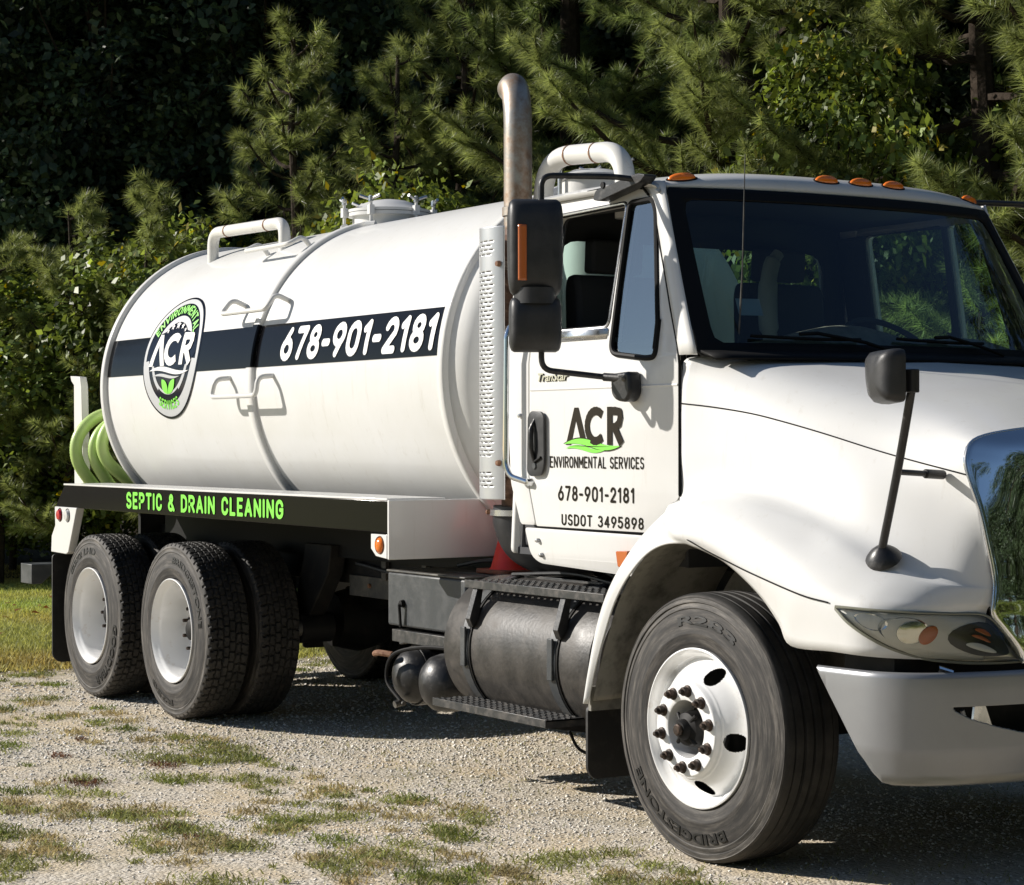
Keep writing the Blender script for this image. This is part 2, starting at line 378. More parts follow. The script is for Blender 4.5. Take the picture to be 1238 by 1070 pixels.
# ---- tank
ZC, RT = 1.953, .93
XA, XM, XF = -6.813, -4.577, -2.406
def TK(u, v, off=0.0):
    """point on the tank's near side: u along the truck, v height"""
    t = math.asin(max(-1, min(1, (v - ZC) / RT))); r = RT + off
    return (u, YC - r * math.cos(t), ZC + r * math.sin(t))
def TKa(u, a, off=0.0):
    """a = arc length up from the tank's mid height"""
    t = a / RT; r = RT + off
    return (u, YC - r * math.cos(t), ZC + r * math.sin(t))
mb = MB(); mb.lathe([(0.0, -7.12), (.35, -7.105), (.62, -7.05), (.80, -6.97), (.90, -6.88), (RT, XA), (RT, -5.7), (RT, XM), (RT, -3.5), (RT, XF), (RT - .004, XF + .03), (.90, XF + .10),
    (.87, XF + .14), (.72, XF + .21), (.5, XF + .26), (.25, XF + .285), (0, XF + .29)], (0, YC, ZC), 'x', 128)
tank = mb.build('tank', 'tank', truck, ang=60)
def ring(x, wd, h, name='tank_ring', a0=0, a1=2 * PI, m='tank'):
    mb = MB(); mb.lathe([(RT - .01, x - wd / 2), (RT + h * .75, x - wd / 2), (RT + h, x - wd / 2 + .008), (RT + h, x + wd / 2 - .008), (RT + h * .75, x + wd / 2), (RT - .01, x + wd / 2)], (0, YC, ZC), 'x', 128, a0, a1)
    return mb.build(name, m, tank, ang=50)
ring(XA, .055, .030); ring(XF, .060, .030)
def ang_of(z): return PI + math.asin((z - ZC) / RT) * -1
S0, S1 = 2.022, 2.258                                  # stripe bottom and top height
ring(XM, .075, .026, 'tank_rib')
# stripe (vinyl) in two lengths and over the rib
def stripe(u0, u1, name='black_stripe', off=.003):
    mb = MB(); n = max(2, int((u1 - u0) / .4)); pts = []
    for i in range(n + 1):
        u = u0 + (u1 - u0) * i / n
        pts.append([TK(u, S0 + (S1 - S0) * k / 10, off) for k in range(11)])
    mb.grid(pts); return mb.build(name, 'blackv', tank)
stripe(XA + .03, XM - .041); 
mbx = MB(); q0 = []
for du, of in ((-.0395, .003), (-.0395, .0205), (-.030, .0285), (.030, .0285), (.0395, .0205), (.0395, .003)):
    q0.append([TK(XM + du, S0 + (S1 - S0) * k / 10, of) for k in range(11)])
mbx.grid(q0); mbx.build('black_stripe', 'blackv', tank)
stripe(XM + .041, -2.472)
# white outline behind the phone number's stripe end
stroke_text('phone_number', '678-901-2181', -4.225, -2.515, 2.045, 2.232, TK, 'whitev', tank, t=.215, gap=.13, shear=.10, off=.0065, split='phone_digit')
# white seam weld along the tank's mid height, saddle skirt
# ---- oval badge on the tank
BU, BA, BR = -5.765, .180, .372
def BD(u, v, off): return TKa(BU + u * 1.15, BA + v * 1.05, off)
def bdisc(r0, r1, off, m, name, a0=0, a1=360, n=72, sx=1.0, sy=1.0, cu=0, cv=0, rings=5):
    mb = MB(); pts = []
    for i in range(rings + 1):
        r = r0 + (r1 - r0) * i / rings
        pts.append([BD(cu + sx * r * math.cos(R(a0 + (a1 - a0) * k / n)), cv + sy * r * math.sin(R(a0 + (a1 - a0) * k / n)), off) for k in range(n + 1)])
    mb.grid(pts); return mb.build(name, m, tank)
bdisc(0, BR, .0045, 'navy', 'badge'); bdisc(.328, .358, .006, 'greyv', 'badge_ring')
bdisc(.205, .245, .0062, 'greyv', 'badge_ring', 12, 168); bdisc(.285, .330, .0060, 'greyv', 'badge_ring', 185, 355)
bdisc(.215, .243, .0062, 'greyv', 'badge_ring', 190, 236); bdisc(.215, .243, .0062, 'greyv', 'badge_ring', 304, 350); bdisc(.215, .229, .0062, 'greyv', 'badge_ring', 236, 304)
def arctext(s, r, h, amid, aspan, m, name, inside=False, bold=.03):
    vs, fs = text_geo(s, bold); x0 = min(v[0] for v in vs); x1 = max(v[0] for v in vs); y1 = max(v[1] for v in vs); out = []
    for v in vs:
        t = (v[0] - x0) / (x1 - x0) - .5; hh = v[1] / y1 * h
        if inside: a = R(amid + aspan * t); rr = r - hh
        else: a = R(amid - aspan * t); rr = r + hh
        out.append(BD(rr * math.cos(a), rr * math.sin(a), .0085))
    mb = MB().add(out, fs); return mb.build(name, m, tank, smooth=False, holes=True)
ARCT = [('ENVIRONMENTAL', .258, 90, 126, False, .060), ('SERVICES', .262, 270, 52, True, .056)]
def flat(name, polys, m, F, off, parent, step=.03):
    """flat polygons cut into narrow bands so that they follow the curved face"""
    objs = MB()
    for i, P in enumerate(polys):
        P, of = (P[0], P[1]) if isinstance(P[1], float) else (P, off)
        tr = tessellate_polygon([[Vector((p[0], p[1], 0)) for p in P]]); bm = bmesh.new(); vs = [bm.verts.new((p[0], p[1], 0)) for p in P]
        for t in tr:
            try: bm.faces.new([vs[k] for k in t])
            except Exception: pass
        y0 = min(p[1] for p in P); y1 = max(p[1] for p in P); c = math.ceil(y0 / step) * step
        while c < y1:
            bmesh.ops.bisect_plane(bm, geom=bm.verts[:] + bm.edges[:] + bm.faces[:], plane_co=(0, c, 0), plane_no=(0, 1, 0)); c += step
        bm.verts.index_update(); objs.add([F(v.co.x, v.co.y, of) for v in bm.verts], [tuple(v.index for v in f.verts) for f in bm.faces]); bm.free()
    return objs.build(name, m, parent, smooth=False, holes=True)
def star(cx, cy, r):
    return [(cx + (r if k % 2 == 0 else r * .42) * math.cos(R(90 + 36 * k)), cy + (r if k % 2 == 0 else r * .42) * math.sin(R(90 + 36 * k))) for k in range(10)]
flat('badge_star', [star(x, y, q) for x, y, q in ((0, .185, .030), (.065, .175, .022), (-.065, .175, .022), (.115, .150, .016), (-.115, .150, .016))], 'whitev', BD, .0085, tank)
for s_, r_, am, sp, ins, hh in ARCT:
    if ins: stroke_text('badge_text', s_, am - sp / 2, am + sp / 2, 0, hh, lambda u, v, o, r_=r_, hh=hh: BD((r_ + hh - v) * math.cos(R(u)), (r_ + hh - v) * math.sin(R(u)), o), 'greenv', tank, t=.17, gap=.16, off=.0084, cut=.02)
    else: stroke_text('badge_text', s_, -(am + sp / 2), -(am - sp / 2), 0, hh, lambda u, v, o, r_=r_: BD((r_ + v) * math.cos(R(-u)), (r_ + v) * math.sin(R(-u)), o), 'greenv', tank, t=.17, gap=.16, off=.0084, cut=.02)
bdisc(0, 1, .0068, 'navy', 'badge_plate', 0, 360, sx=.325, sy=.125, cv=.035)
def stroke(pts, w):
    """2D ribbon polygons from a polyline"""
    out = []
    for i in range(len(pts) - 1):
        a = Vector(pts[i]); b = Vector(pts[i + 1]); d = (b - a).normalized(); nrm = Vector((-d.y, d.x)) * w / 2; e = d * w * .22
        out.append([tuple(a - e + nrm), tuple(a - e - nrm), tuple(b + e - nrm), tuple(b + e + nrm)])
    return out
def initials(F, cx, cy, W, H, wd, off, m, name, parent, extra=True):
    # A without a crossbar
    x0 = cx - W / 2; aw = W * .36; A = []
    A.append([(x0, cy), (x0 + aw * .42, cy + H), (x0 + aw * .62, cy + H), (x0 + aw * .52, cy + H * .72), (x0 + wd * 1.1, cy)])
    A.append([(x0 + aw * .42, cy + H), (x0 + aw * .62, cy + H), (x0 + aw * 1.05, cy), (x0 + aw * 1.05 - wd * 1.15, cy), (x0 + aw * .45, cy + H * .78)])
    # C
    ccx, rx, ry = x0 + W * .53, W * .15, H / 2; pts = [(ccx + rx * math.cos(R(a)) * (1.0), cy + ry - 0 + (ry - wd * .45) * math.sin(R(a))) for a in range(52, 309, 16)]
    A += stroke([(min(p[0], ccx + rx * .8), p[1]) for p in pts], wd)
    # R
    xr = x0 + W * .73; rw = W * .25
    A.append([(xr, cy), (xr + wd, cy), (xr + wd, cy + H), (xr, cy + H)])
    bow = [(xr + wd * .5, cy + H - wd * .5), (xr + rw * .55, cy + H - wd * .5), (xr + rw * .84, cy + H * .86), (xr + rw * .88, cy + H * .72), (xr + rw * .80, cy + H * .56), (xr + rw * .55, cy + H * .47), (xr + wd * .5, cy + H * .46)]
    A += stroke(bow, wd * .95)
    A += stroke([(xr + rw * .50, cy + H * .46), (xr + rw * .93, cy + wd * .3)], wd)
    for i, P in enumerate(A): flat_acc.append((P, off + i * 0.00012))
    r_ = flat(name, list(flat_acc), m, F, off, parent); flat_acc.clear(); return r_
flat_acc = []
initials(BD, 0.0, -.060, .56, .190, .046, .0080, 'whitev', 'badge_initials', tank)
def swoosh(cx, cy, W, H, n=14, flip=1):
    up_, dn = [], []
    for k in range(n + 1):
        t = k / n; x = cx - W / 2 + W * t; y = cy + H * (.55 * math.sin(t * 2 * PI * .9 + .2)) ; th = H * (.55 * math.sin(PI * t) ** .8 + .02)
        up_.append((x, y + th)); dn.append((x, y - th))
    return up_ + dn[::-1]
flat('badge_wave', [swoosh(0, -.090, .52, .026)], 'whitev', BD, .0095, tank)
flat('badge_wave', [swoosh(-.03, -.122, .36, .016)], 'greyv', BD, .0097, tank)
def leaf(x0, y0, x1, y1, wd, n=10):
    a, b = Vector((x0, y0)), Vector((x1, y1)); d = b - a; nn = Vector((-d.y, d.x)).normalized() * wd; L = [a + d * (k / n) + nn * math.sin(PI * k / n) ** .8 for k in range(n + 1)]; Rr = [a + d * (k / n) - nn * math.sin(PI * k / n) ** .8 for k in range(n, -1, -1)]
    return [tuple(p) for p in L + Rr[1:-1]]
flat('badge_leaf', [leaf(-.003, -.225, -.085, -.140, .030), leaf(.003, -.225, .085, -.140, .030)], 'greenv', BD, .0088, tank)

# ---- bolts-on of the tank: handles, pipe loops, manholes
def handle(x, z, wd, out=.10, drop=.0, parent=tank, r=.0145, nm='step_handle'):
    """U of round bar standing off the tank"""
    t = math.asin((z - ZC) / RT); n_ = Vector((0, -math.cos(t), math.sin(t)))
    tg = Vector((0, math.sin(t), math.cos(t)))
    b = Vector(TK(x, z, 0)); pts = [b + Vector((-wd / 2 + .03, 0, 0)) + tg * .10 - n_ * .01, b + Vector((-wd / 2 + .03, 0, 0)) + tg * .10 + n_ * out * .8, b + Vector((-wd / 2, 0, 0)) + n_ * out, b + Vector((wd / 2, 0, 0)) + n_ * out,
        b + Vector((wd / 2 - .0, 0, 0)) + tg * .10 + n_ * out * .8, b + Vector((wd / 2 - .0, 0, 0)) + tg * .10 - n_ * .01]
    return MB().tube(rbend(pts, .04), r, 10).build(nm, 'white', parent)
handle(-4.60, 1.870, .60, .11); handle(-4.62, 2.300, .60, .11); handle(-4.95, 2.665, .60, .10)
def pipe_loop(xa, xb, y, zt, r, parent, bands=(0.3, .72), br=.16, dz=.0, m='pipe', z0=None):
    za = (ZC + math.sqrt(RT ** 2 - (YC - y) ** 2) - .03) if z0 is None else z0
    P = rbend([(xa, y, za), (xa, y, zt), (xb, y, zt + dz), (xb, y, za)], br, 10)
    o = MB().tube(P, r, 20).build('vent_pipe', m, parent)
    for t in bands:
        c = Vector((xa + (xb - xa) * t, y, zt + dz * t)); MB().tube([c + Vector((-.008, 0, 0)), c + Vector((.008, 0, 0))], r + .002, 20).build('pipe_joint', 'rust', o)
    return o
def manhole(x, parent, r=.245, z0=None):
    zt = ZC + RT - .120
    neck = MB().lathe([(r, zt), (r, zt + .165), (r + .028, zt + .165), (r + .028, zt + .185), (r - .03, zt + .185)], (x, YC, 0), 'z', 48).build('manhole_neck', 'tank', parent)
    MB().lathe([(r + .030, zt + .188), (r + .030, zt + .205), (r - .01, zt + .212), (r * .8, zt + .237), (r * .5, zt + .260), (r * .2, zt + .270), (0, zt + .272)], (x, YC, 0), 'z', 48).build('manhole_lid', 'tank', parent)
    for k in range(6):
        a = R(60 * k + 8); c = Vector((x + (r + .05) * math.cos(a), YC + (r + .05) * math.sin(a), zt + .10)); rad = Vector((math.cos(a), math.sin(a), 0)); tg = Vector((-math.sin(a), math.cos(a), 0))
        mb = MB().tube([c - tg * .03 + Vector((0, 0, 0)), c + tg * .03], .022, 10)
        mb.tube([c, c + Vector((0, 0, .17))], .010, 8)
        mb.box(c.x - .016, c.x + .016, c.y - .016, c.y + .016, c.z + .06, c.z + .115)
        mb.build('clamp_bolt', 'tank', parent)
        cc = c + Vector((0, 0, .135)); mb = MB().tube([cc, cc + Vector((0, 0, .03))], .016, 8)
        for sgn in (-1, 1): mb.tube([cc + Vector((0, 0, .012)), cc + tg * sgn * .065 + Vector((0, 0, .034)) + rad * .015], .009, 8)
        mb.build('wing_nut', 'alu', parent)
manhole(-4.66, tank, .215)
pipe_loop(-6.16, -5.12, .76, 2.935, .036, tank, (.22, .78), .21, -.02)
# vacuum pipe between tank and cab
P = rbend([(-1.93, .55, 1.95), (-1.93, .55, 2.935), (-1.33, .60, 2.905), (-1.33, .60, 2.6)], .21, 12)
loop2 = MB().tube(P, .046, 22).build('vacuum_pipe', 'pipe', truck)
for c, d in (((-1.72, .567, 2.925), (.010, 0, 0)), ((-1.53, .583, 2.915), (.010, 0, 0)), ((-1.93, .55, 2.70), (0, 0, .008))):
    c = Vector(c); d = Vector(d); MB().tube([c - d * .5, c + d * .5], .0478, 22).build('pipe_joint', 'rust', loop2)

# moisture trap between tank and cab: only its lid shows over the roof
trap = MB().lathe([(.15, 1.30), (.15, 2.86), (.165, 2.86), (.165, 2.885), (.10, 2.91), (0, 2.92)], (-2.06, .92, 0), 'z', 36).build('moisture_trap', 'tank', truck)
for a in (150, 260, 20):
    c = Vector((-2.06 + .175 * math.cos(R(a)), .92 + .175 * math.sin(R(a)), 2.86)); MB().tube([c - Vector((0, 0, .1)), c + Vector((0, 0, .08))], .011, 8).tube([c + Vector((0, 0, .06)), c + Vector((.05, .03, .09))], .008, 6).tube([c + Vector((0, 0, .06)), c + Vector((-.05, -.03, .09))], .008, 6).build('wing_nut', 'alu', trap)
MB().box(-2.02, -1.86, 1.02, 1.30, 2.68, 2.87).build('intake_box', 'plastic', truck, bevel=.01)
# ---- deck rail with lettering
ZR0, ZR1 = 1.170, 1.322
XR0, XR1, XR2 = -6.80, -2.451, -1.45
rail = MB().prism([(XR0, ZR1), (XR1, ZR1), (XR1, ZR0), (XR0 - .15, ZR0 + .012), (XR0 - .145, ZR0 + .03)], 'y', .003, .30).build('deck_rail', 'blackv', truck, bevel=.003)
MB().box(XR0 - .01, XR1, .0, .32, ZR1 + .001, ZR1 + .012).build('deck_edge', 'white', rail, bevel=.002)
stroke_text('rail_text', 'SEPTIC & DRAIN CLEANING', -5.735, -3.575, 1.200, 1.302, lambda u, v, o: (u, -o, v), 'greenv', rail, t=.205, gap=.17, off=.0005, split='rail_letter')
MB().box(XR1 + .001, XR1 + .02, .0, 2.44, 1.042, ZR1 + .004).build('deck_headboard', 'white', truck, bevel=.004)
MB().box(XR0, XR1, .305, 2.13, 1.24, 1.30).build('deck_plate', 'seal', truck)
# far-side rail
MB().box(XR0, XR1, 2.14, 2.44, ZR0, ZR1 + .01).build('deck_rail', 'dark', truck)
# tank saddles
for x in (-6.3, -5.3, -4.2, -3.1):
    MB().prism([(YC - .6, 1.30), (YC + .6, 1.30), (YC + .72, 1.38), (YC - .72, 1.38)], 'x', x - .03, x + .03).build('tank_saddle', 'white', truck)
# rear light bracket
br_ = MB().prism([(-6.963, 1.182), (-6.565, 1.182), (-6.715, .895), (-6.755, .880), (-7.03, .885), (-7.02, .99), (-6.955, 1.06)], 'y', -.004, .05).build('light_bracket', 'white', truck, bevel=.004)
for x, m_, nm in ((-6.865, 'red', 'tail_light'), (-6.725, 'clearl', 'reverse_light')):
    MB().lathe([(.0, -.022), (.03, -.020), (.034, -.010), (.037, -.004)], (x, 0, 1.13), 'y', 24).build(nm, m_, br_)
    MB().lathe([(.038, -.004), (.042, -.008), (.046, -.004)], (x, 0, 1.13), 'y', 24).build('lamp_ring', 'seal' if m_ == 'red' else 'plastic', br_)
br2 = MB().prism([(-2.61, 1.160), (-2.452, 1.160), (-2.452, 1.046), (-2.56, 1.055), (-2.61, 1.09)], 'y', -.002, .03).build('light_bracket', 'white', truck, bevel=.002)
MB().lathe([(.0, -.020), (.022, -.018), (.034, -.008), (.037, -.002)], (-2.52, 0, 1.109), 'y', 24).build('marker_light', 'amber', br2)
MB().lathe([(.037, -.002), (.041, -.008), (.045, -.002)], (-2.52, 0, 1.109), 'y', 24).build('lamp_ring', 'rust', br2)
# white angle post at the tail
MB().prism([(-7.60, 1.20), (-7.42, 1.20), (-7.47, 1.98), (-7.50, 2.045), (-7.68, 2.055), (-7.66, 2.02), (-7.61, 1.99)], 'y', .37, .42).build('tail_post', 'pipe', truck, bevel=.004)
# rear step bumper
MB().prism([(.10, .765), (.10, .630), (.17, .630), (.24, .69), (2.20, .69), (2.27, .63), (2.34, .63), (2.34, .765)], 'x', -7.92, -7.70).build('rear_bumper', 'steelg', truck, bevel=.004)
MB().box(-7.9, -6.6, .75, .83, .72, .78).box(-7.9, -6.6, 1.61, 1.69, .72, .78).build('bumper_arm', 'dark', truck)

# ---- chassis
for y in (.78, 1.58):
    MB().box(-7.1, 1.0, y, y + .08, .80, 1.05).build('frame_rail', 'dark', truck, bevel=.004)
MB().box(-4.30, -2.6, .765, .779, .735, .850).build('sunlit_frame_strip', 'frame', truck, bevel=.002)  # lighter strip paints the sunlit bottom of the frame rail
for x in (-6.9, -5.7, -4.3, -3.4, -2.2, -.9, .6): MB().box(x, x + .1, .80, 1.64, .82, 1.02).build('cross_member', 'dark', truck)
MB().box(XR0, XR1, .70, .74, .95, 1.24).build('deck_skirt', 'seal', truck)  # near-black finish stands for the shade under the deck
MB().box(-7.12, -7.08, .64, 1.80, .40, 1.20).build('sun_block_panel', 'dark', truck)  # unseen panel added to block the sun from the far rear wheels
for y in (2.0,):                                   # inner wing above the far tandem
    MB().prism([(-6.95, 1.19), (-6.95, 1.14), (-4.2, 1.14), (-4.2, 1.19)], 'y', y - .25, y + .25).build('tandem_cover', 'dark', truck)
def spring_hanger(y):
    h = MB().prism([(-4.62, 1.02), (-4.30, 1.02), (-4.34, .86), (-4.56, .62), (-4.70, .52), (-4.80, .50), (-4.78, .62)], 'y', y - .05, y + .05).build('spring_hanger', 'dark', truck, bevel=.006)
    MB().tube([(-4.62, y - .1, .53), (-4.62, y + .1, .53)], .085, 20).build('hanger_pin', 'dark', h)
    MB().tube([(-4.60, y - .12, .53), (-4.60, y - .10, .53)], .045, 12).build('bolt', 'frame', h)
for y in (.70, 1.74): spring_hanger(y)
for y in (.66, 1.70):
    P = [(-4.62, y, .47), (-4.9, y, .42), (-5.4, y, .50), (-5.72, y, .60), (-6.1, y, .50), (-6.6, y, .44)]
    mb = MB(); c = catmull(P, 6)
    mb.grid([[(p[0], p[1] + a, p[2] + b) for a, b in ((0, 0), (.09, 0), (.09, .055), (0, .055), (0, 0))] for p in c]); mb.build('leaf_spring', 'dark', truck)
MB().tube([(-4.2, YC, .78), (-5.07, YC, .60)], .06, 14).build('drive_shaft', 'dark', truck)
MB().tube([(-4.2, YC, .78), (-.9, YC, .82)], .05, 14).build('drive_shaft', 'dark', truck)
MB().lathe([(.0, -.2), (.16, -.17), (.20, 0), (.16, .17), (0, .2)], (-5.07, YC, .53), 'y', 20).build('differential', 'dark', truck)
MB().lathe([(.0, -.2), (.16, -.17), (.20, 0), (.16, .17), (0, .2)], (-6.37, YC, .53), 'y', 20).build('differential', 'dark', truck)
for x in (-5.07, -6.37): MB().tube([(x, .3, .51), (x, 2.14, .51)], .07, 14).build('rear_axle', 'dark', truck)
MB().tube([(0, .3, .50), (0, 2.14, .50)], .06, 12).build('front_axle', 'dark', truck)
MB().box(-1.9, -.4, .95, 1.5, .55, 1.05).build('gearbox', 'dark', truck, bevel=.03)
MB().box(-.4, .75, .85, 1.6, .6, 1.5).build('engine_block', 'dark', truck, bevel=.03)
# hanging chains / brake lines behind the tandem
# far fuel tank (hides daylight under the truck)
MB().lathe([(0, -2.5), (.26, -2.5), (.28, -2.46), (.28, -1.0), (.26, -.96), (0, -.96)], (0, 2.02, .62), 'x', 32).build('fuel_tank', 'seal', truck)

# ---- near fuel tank with straps and steps
FX0, FX1, FY, FZ, FR = -2.125, -.83, .43, .655, .325
fuel = MB().lathe([(0, FX0 - .02), (FR - .05, FX0 - .01), (FR - .012, FX0 + .012), (FR, FX0 + .03), (FR, FX0 + .42), (FR, FX1 - .3), (FR, FX1 - .03), (FR - .01, FX1 - .01), (FR - .014, FX1), (FR - .03, FX1 + .004), (0, FX1 + .02)], (0, FY, FZ), 'x', 72).build('fuel_tank', 'tankblk', truck, ang=50)
for x in (-1.90, -1.17):
    MB().lathe([(FR, x - .030), (FR + .008, x - .030), (FR + .008, x + .030), (FR, x + .030)], (0, FY, FZ), 'x', 64).build('tank_strap', 'steelg', fuel)
    MB().lathe([(FR, x + .034), (FR + .006, x + .034), (FR + .006, x + .046), (FR, x + .046)], (0, FY, FZ), 'x', 64).build('strap_pad', 'seal', fuel)
MB().lathe([(FR + .001, FX1 - .06), (FR + .006, FX1 - .055), (FR + .001, FX1 - .05)], (0, FY, FZ), 'x', 64).build('weld_rim', 'tankblk', fuel)
def grating(name, x0, x1, y0, y1, z, th, parent, nx, ny, kind='bar'):
    """step plate with real punched holes"""
    mb = MB(); X = np.linspace(x0, x1, nx * 4 + 1); Y = np.linspace(y0, y1, ny * 4 + 1)
    vs = [(x, y, z) for x in X for y in Y]; n = len(Y); fs = []
    for i in range(len(X) - 1):
        for j in range(len(Y) - 1):
            ii, jj = i % 4, j % 4; odd = (j // 4) % 2
            hole = (ii in ((1, 2) if not odd else (3, 0))) and jj in (1, 2) and 1 < i < len(X) - 3
            if not hole: fs.append((i * n + j, (i + 1) * n + j, (i + 1) * n + j + 1, i * n + j + 1))
    mb.add(vs, fs); o = mb.build(name, 'step', parent, smooth=False, solid=.006)
    # raised collars
    mc = MB()
    for i in range(nx):
        for j in range(ny):
            cx = x0 + (x1 - x0) * (i + (.5 if j % 2 == 0 else 1.0)) / nx; cy = y0 + (y1 - y0) * (j + .5) / ny
            if cx > x1 - .02: continue
            w_, h_ = (x1 - x0) / nx * .30, (y1 - y0) / ny * .30
            mc.prism([(cx - w_, z), (cx + w_, z), (cx + w_ * .8, z + .004), (cx - w_ * .8, z + .004)], 'y', cy - h_ * 1.15, cy - h_ * .8)
            mc.prism([(cx - w_, z), (cx + w_, z), (cx + w_ * .8, z + .004), (cx - w_ * .8, z + .004)], 'y', cy + h_ * .8, cy + h_ * 1.15)
    mc.build('tread_bump', 'step', o, smooth=False, kind='stuff')
    MB().box(x0, x1, y0 - .006, y0, z - th, z + .004).build('step_lip', 'step', o, bevel=.002)
    return o
st1 = grating('upper_step', -1.93, -.80, .125, .40, .968, .032, truck, 22, 5)
MB().box(-1.93, -.80, .395, .402, .95, .988).build('step_lip', 'step', st1, bevel=.002)
st2 = grating('lower_step', -2.03, -1.07, .012, .285, .425, .032, truck, 19, 6)
MB().prism([(.285, .425), (.285, .400), (.293, .400), (.293, .462), (.286, .462)], 'x', -2.03, -1.07).build('step_lip', 'step', st2, bevel=.002)
MB().box(-2.03, -2.022, .012, .285, .392, .425).box(-1.078, -1.07, .012, .285, .392, .425).build('step_end', 'step', st2)
for x in (-1.90, -1.17):
    MB().prism([(.13, .94), (.16, .94), (FY - FR * .90 - .0, .80), (FY - FR * .97 - .01, .76), (FY - FR * .93 - .04, .80)], 'x', x + .03, x + .07).build('step_strut', 'plasticg', st1, bevel=.002)
    MB().prism([(.02, .395), (.30, .395), (.40, .34), (.30, .345), (.05, .385)], 'x', x + .02, x + .06).build('step_strut', 'plasticg', st2)
    MB().box(x - .02, x + .02, FY - FR - .016, FY - FR - .004, .58, .76).build('strap_plate', 'steelg', fuel, bevel=.003)
# battery box and bracket
bat = MB().box(-2.905, -2.145, .25, .70, .690, .955).build('battery_box', 'steelg', truck, bevel=.012)
MB().box(-2.910, -2.140, .245, .705, .956, .967).build('box_lid', 'frame', bat, bevel=.004)
MB().tube([(-2.74, .24, .80), (-2.74, .225, .80), (-2.745, .235, .69)], .008, 8).build('latch', 'seal', bat)
MB().tube([(-2.77, .24, .80), (-2.74, .225, .80), (-2.735, .232, .69)], .006, 8).build('latch', 'seal', bat)
MB().lathe([(0, -.02), (.016, -.018), (.02, 0)], (-2.74, .248, .805), 'y', 14).build('latch_knob', 'seal', bat)
MB().lathe([(0, -.015), (.012, -.012), (.014, 0)], (-2.25, .248, .765), 'y', 14).build('latch_knob', 'seal', bat)
MB().prism([(.25, .672), (.70, .672), (.70, .655), (.265, .655), (.265, .612), (.25, .612)], 'x', -2.86, -2.12).build('box_tray', 'step', truck, bevel=.003)
def airtank(x, y, z, r):
    a = MB().lathe([(0, 0), (r * .35, .006), (r * .7, .030), (r * .92, .065), (r, .11), (r, .8), (r * .8, .86), (0, .88)], (x, y, z), 'y', 40).build('air_tank', 'plasticg', truck, ang=60)
    return a
airtank(-2.255, .085, .463, .138); at2 = airtank(-2.60, .13, .463, .138)
MB().lathe([(.140, .10), (.145, .10), (.145, .15), (.140, .15)], (-2.60, .13, .463), 'y', 40).build('tank_strap', 'plasticg', at2)
MB().tube(catmull([(-2.50, .10, .36), (-2.62, .09, .45), (-2.58, .10, .57), (-2.40, .15, .62), (-2.15, .2, .63)], 6), .010, 8).build('air_line', 'seal', at2)
MB().tube(catmull([(-2.76, .10, .565), (-2.70, .09, .575), (-2.62, .12, .57)], 6), .015, 10).build('valve', 'rust', at2)
MB().tube([(-2.56, .145, .345), (-2.56, .10, .335)], .018, 10).tube([(-2.60, .135, .34), (-2.53, .135, .34)], .012, 8).build('drain_valve', 'frame', at2)
MB().tube(catmull([(-1.3, .28, .335), (-1.25, .30, .26), (-1.12, .33, .25), (-1.0, .4, .29)], 6), .007, 6).build('hanging_wire', 'seal', truck)
# small things on top of the fuel tank under the cab
MB().tube([(-.98, .38, .965), (-.98, .38, 1.06)], .035, 16).build('cab_mount', 'frame', truck)
MB().lathe([(.05, 0), (.05, .008), (.0, .008)], (-.98, .38, .970), 'z', 16).build('mount_washer', 'frame', truck)
for i, (x, z) in enumerate(((-.80, 1.02), (-.74, 1.00), (-.70, 1.035))): MB().tube(catmull([(x, .36, z - .05), (x + .015, .34, z), (x + .03, .36, z + .03), (x + .02, .40, z + .02)], 4), .008, 6).build('cable_tie', 'frame', truck)
for pts, r_ in (([(-2.86, .30, .60), (-2.6, .34, .635), (-2.3, .36, .62), (-2.12, .42, .64)], .010), ([(-4.2, .76, .92), (-3.6, .74, .88), (-3.1, .72, .90), (-2.7, .70, .86)], .012),
                ([(-4.1, .755, 1.0), (-3.5, .75, .97), (-2.9, .74, .99)], .009), ([(-2.5, .42, 1.0), (-2.3, .5, 1.03), (-2.0, .62, 1.0), (-1.6, .6, 1.03), (-1.2, .5, .99)], .011), ([(-1.9, .36, .99), (-1.5, .42, 1.01), (-1.1, .40, .985)], .008)):
    MB().tube(catmull(pts, 6), r_, 7).build('air_line', 'plastic', truck)
for x in (-3.9, -3.45, -3.0): MB().box(x, x + .05, .752, .778, .84, 1.02).build('frame_bracket', 'frame', truck, bevel=.003)
for x in (-4.05, -3.7, -3.3, -2.85): MB().tube([(x, .764, .80), (x, .752, .80)], .013, 6).build('frame_bolt', 'rust', truck)
# mud flaps
MB().prism(rpoly([(.0, .87), (.62, .87), (.62, .16), (.04, .16), (.0, .20)], .03), 'x', -7.03, -7.015).build('mud_flap', 'greyfl', truck)
MB().prism(rpoly([(1.82, .87), (2.44, .87), (2.44, .16), (1.82, .16)], .03), 'x', -7.03, -7.015).build('mud_flap', 'greyfl', truck)
MB().prism(rpoly([(.02, .52), (.58, .52), (.58, .215), (.05, .215), (.02, .25)], .03), 'x', -.785, -.770).build('mud_flap', 'greyfl', truck)

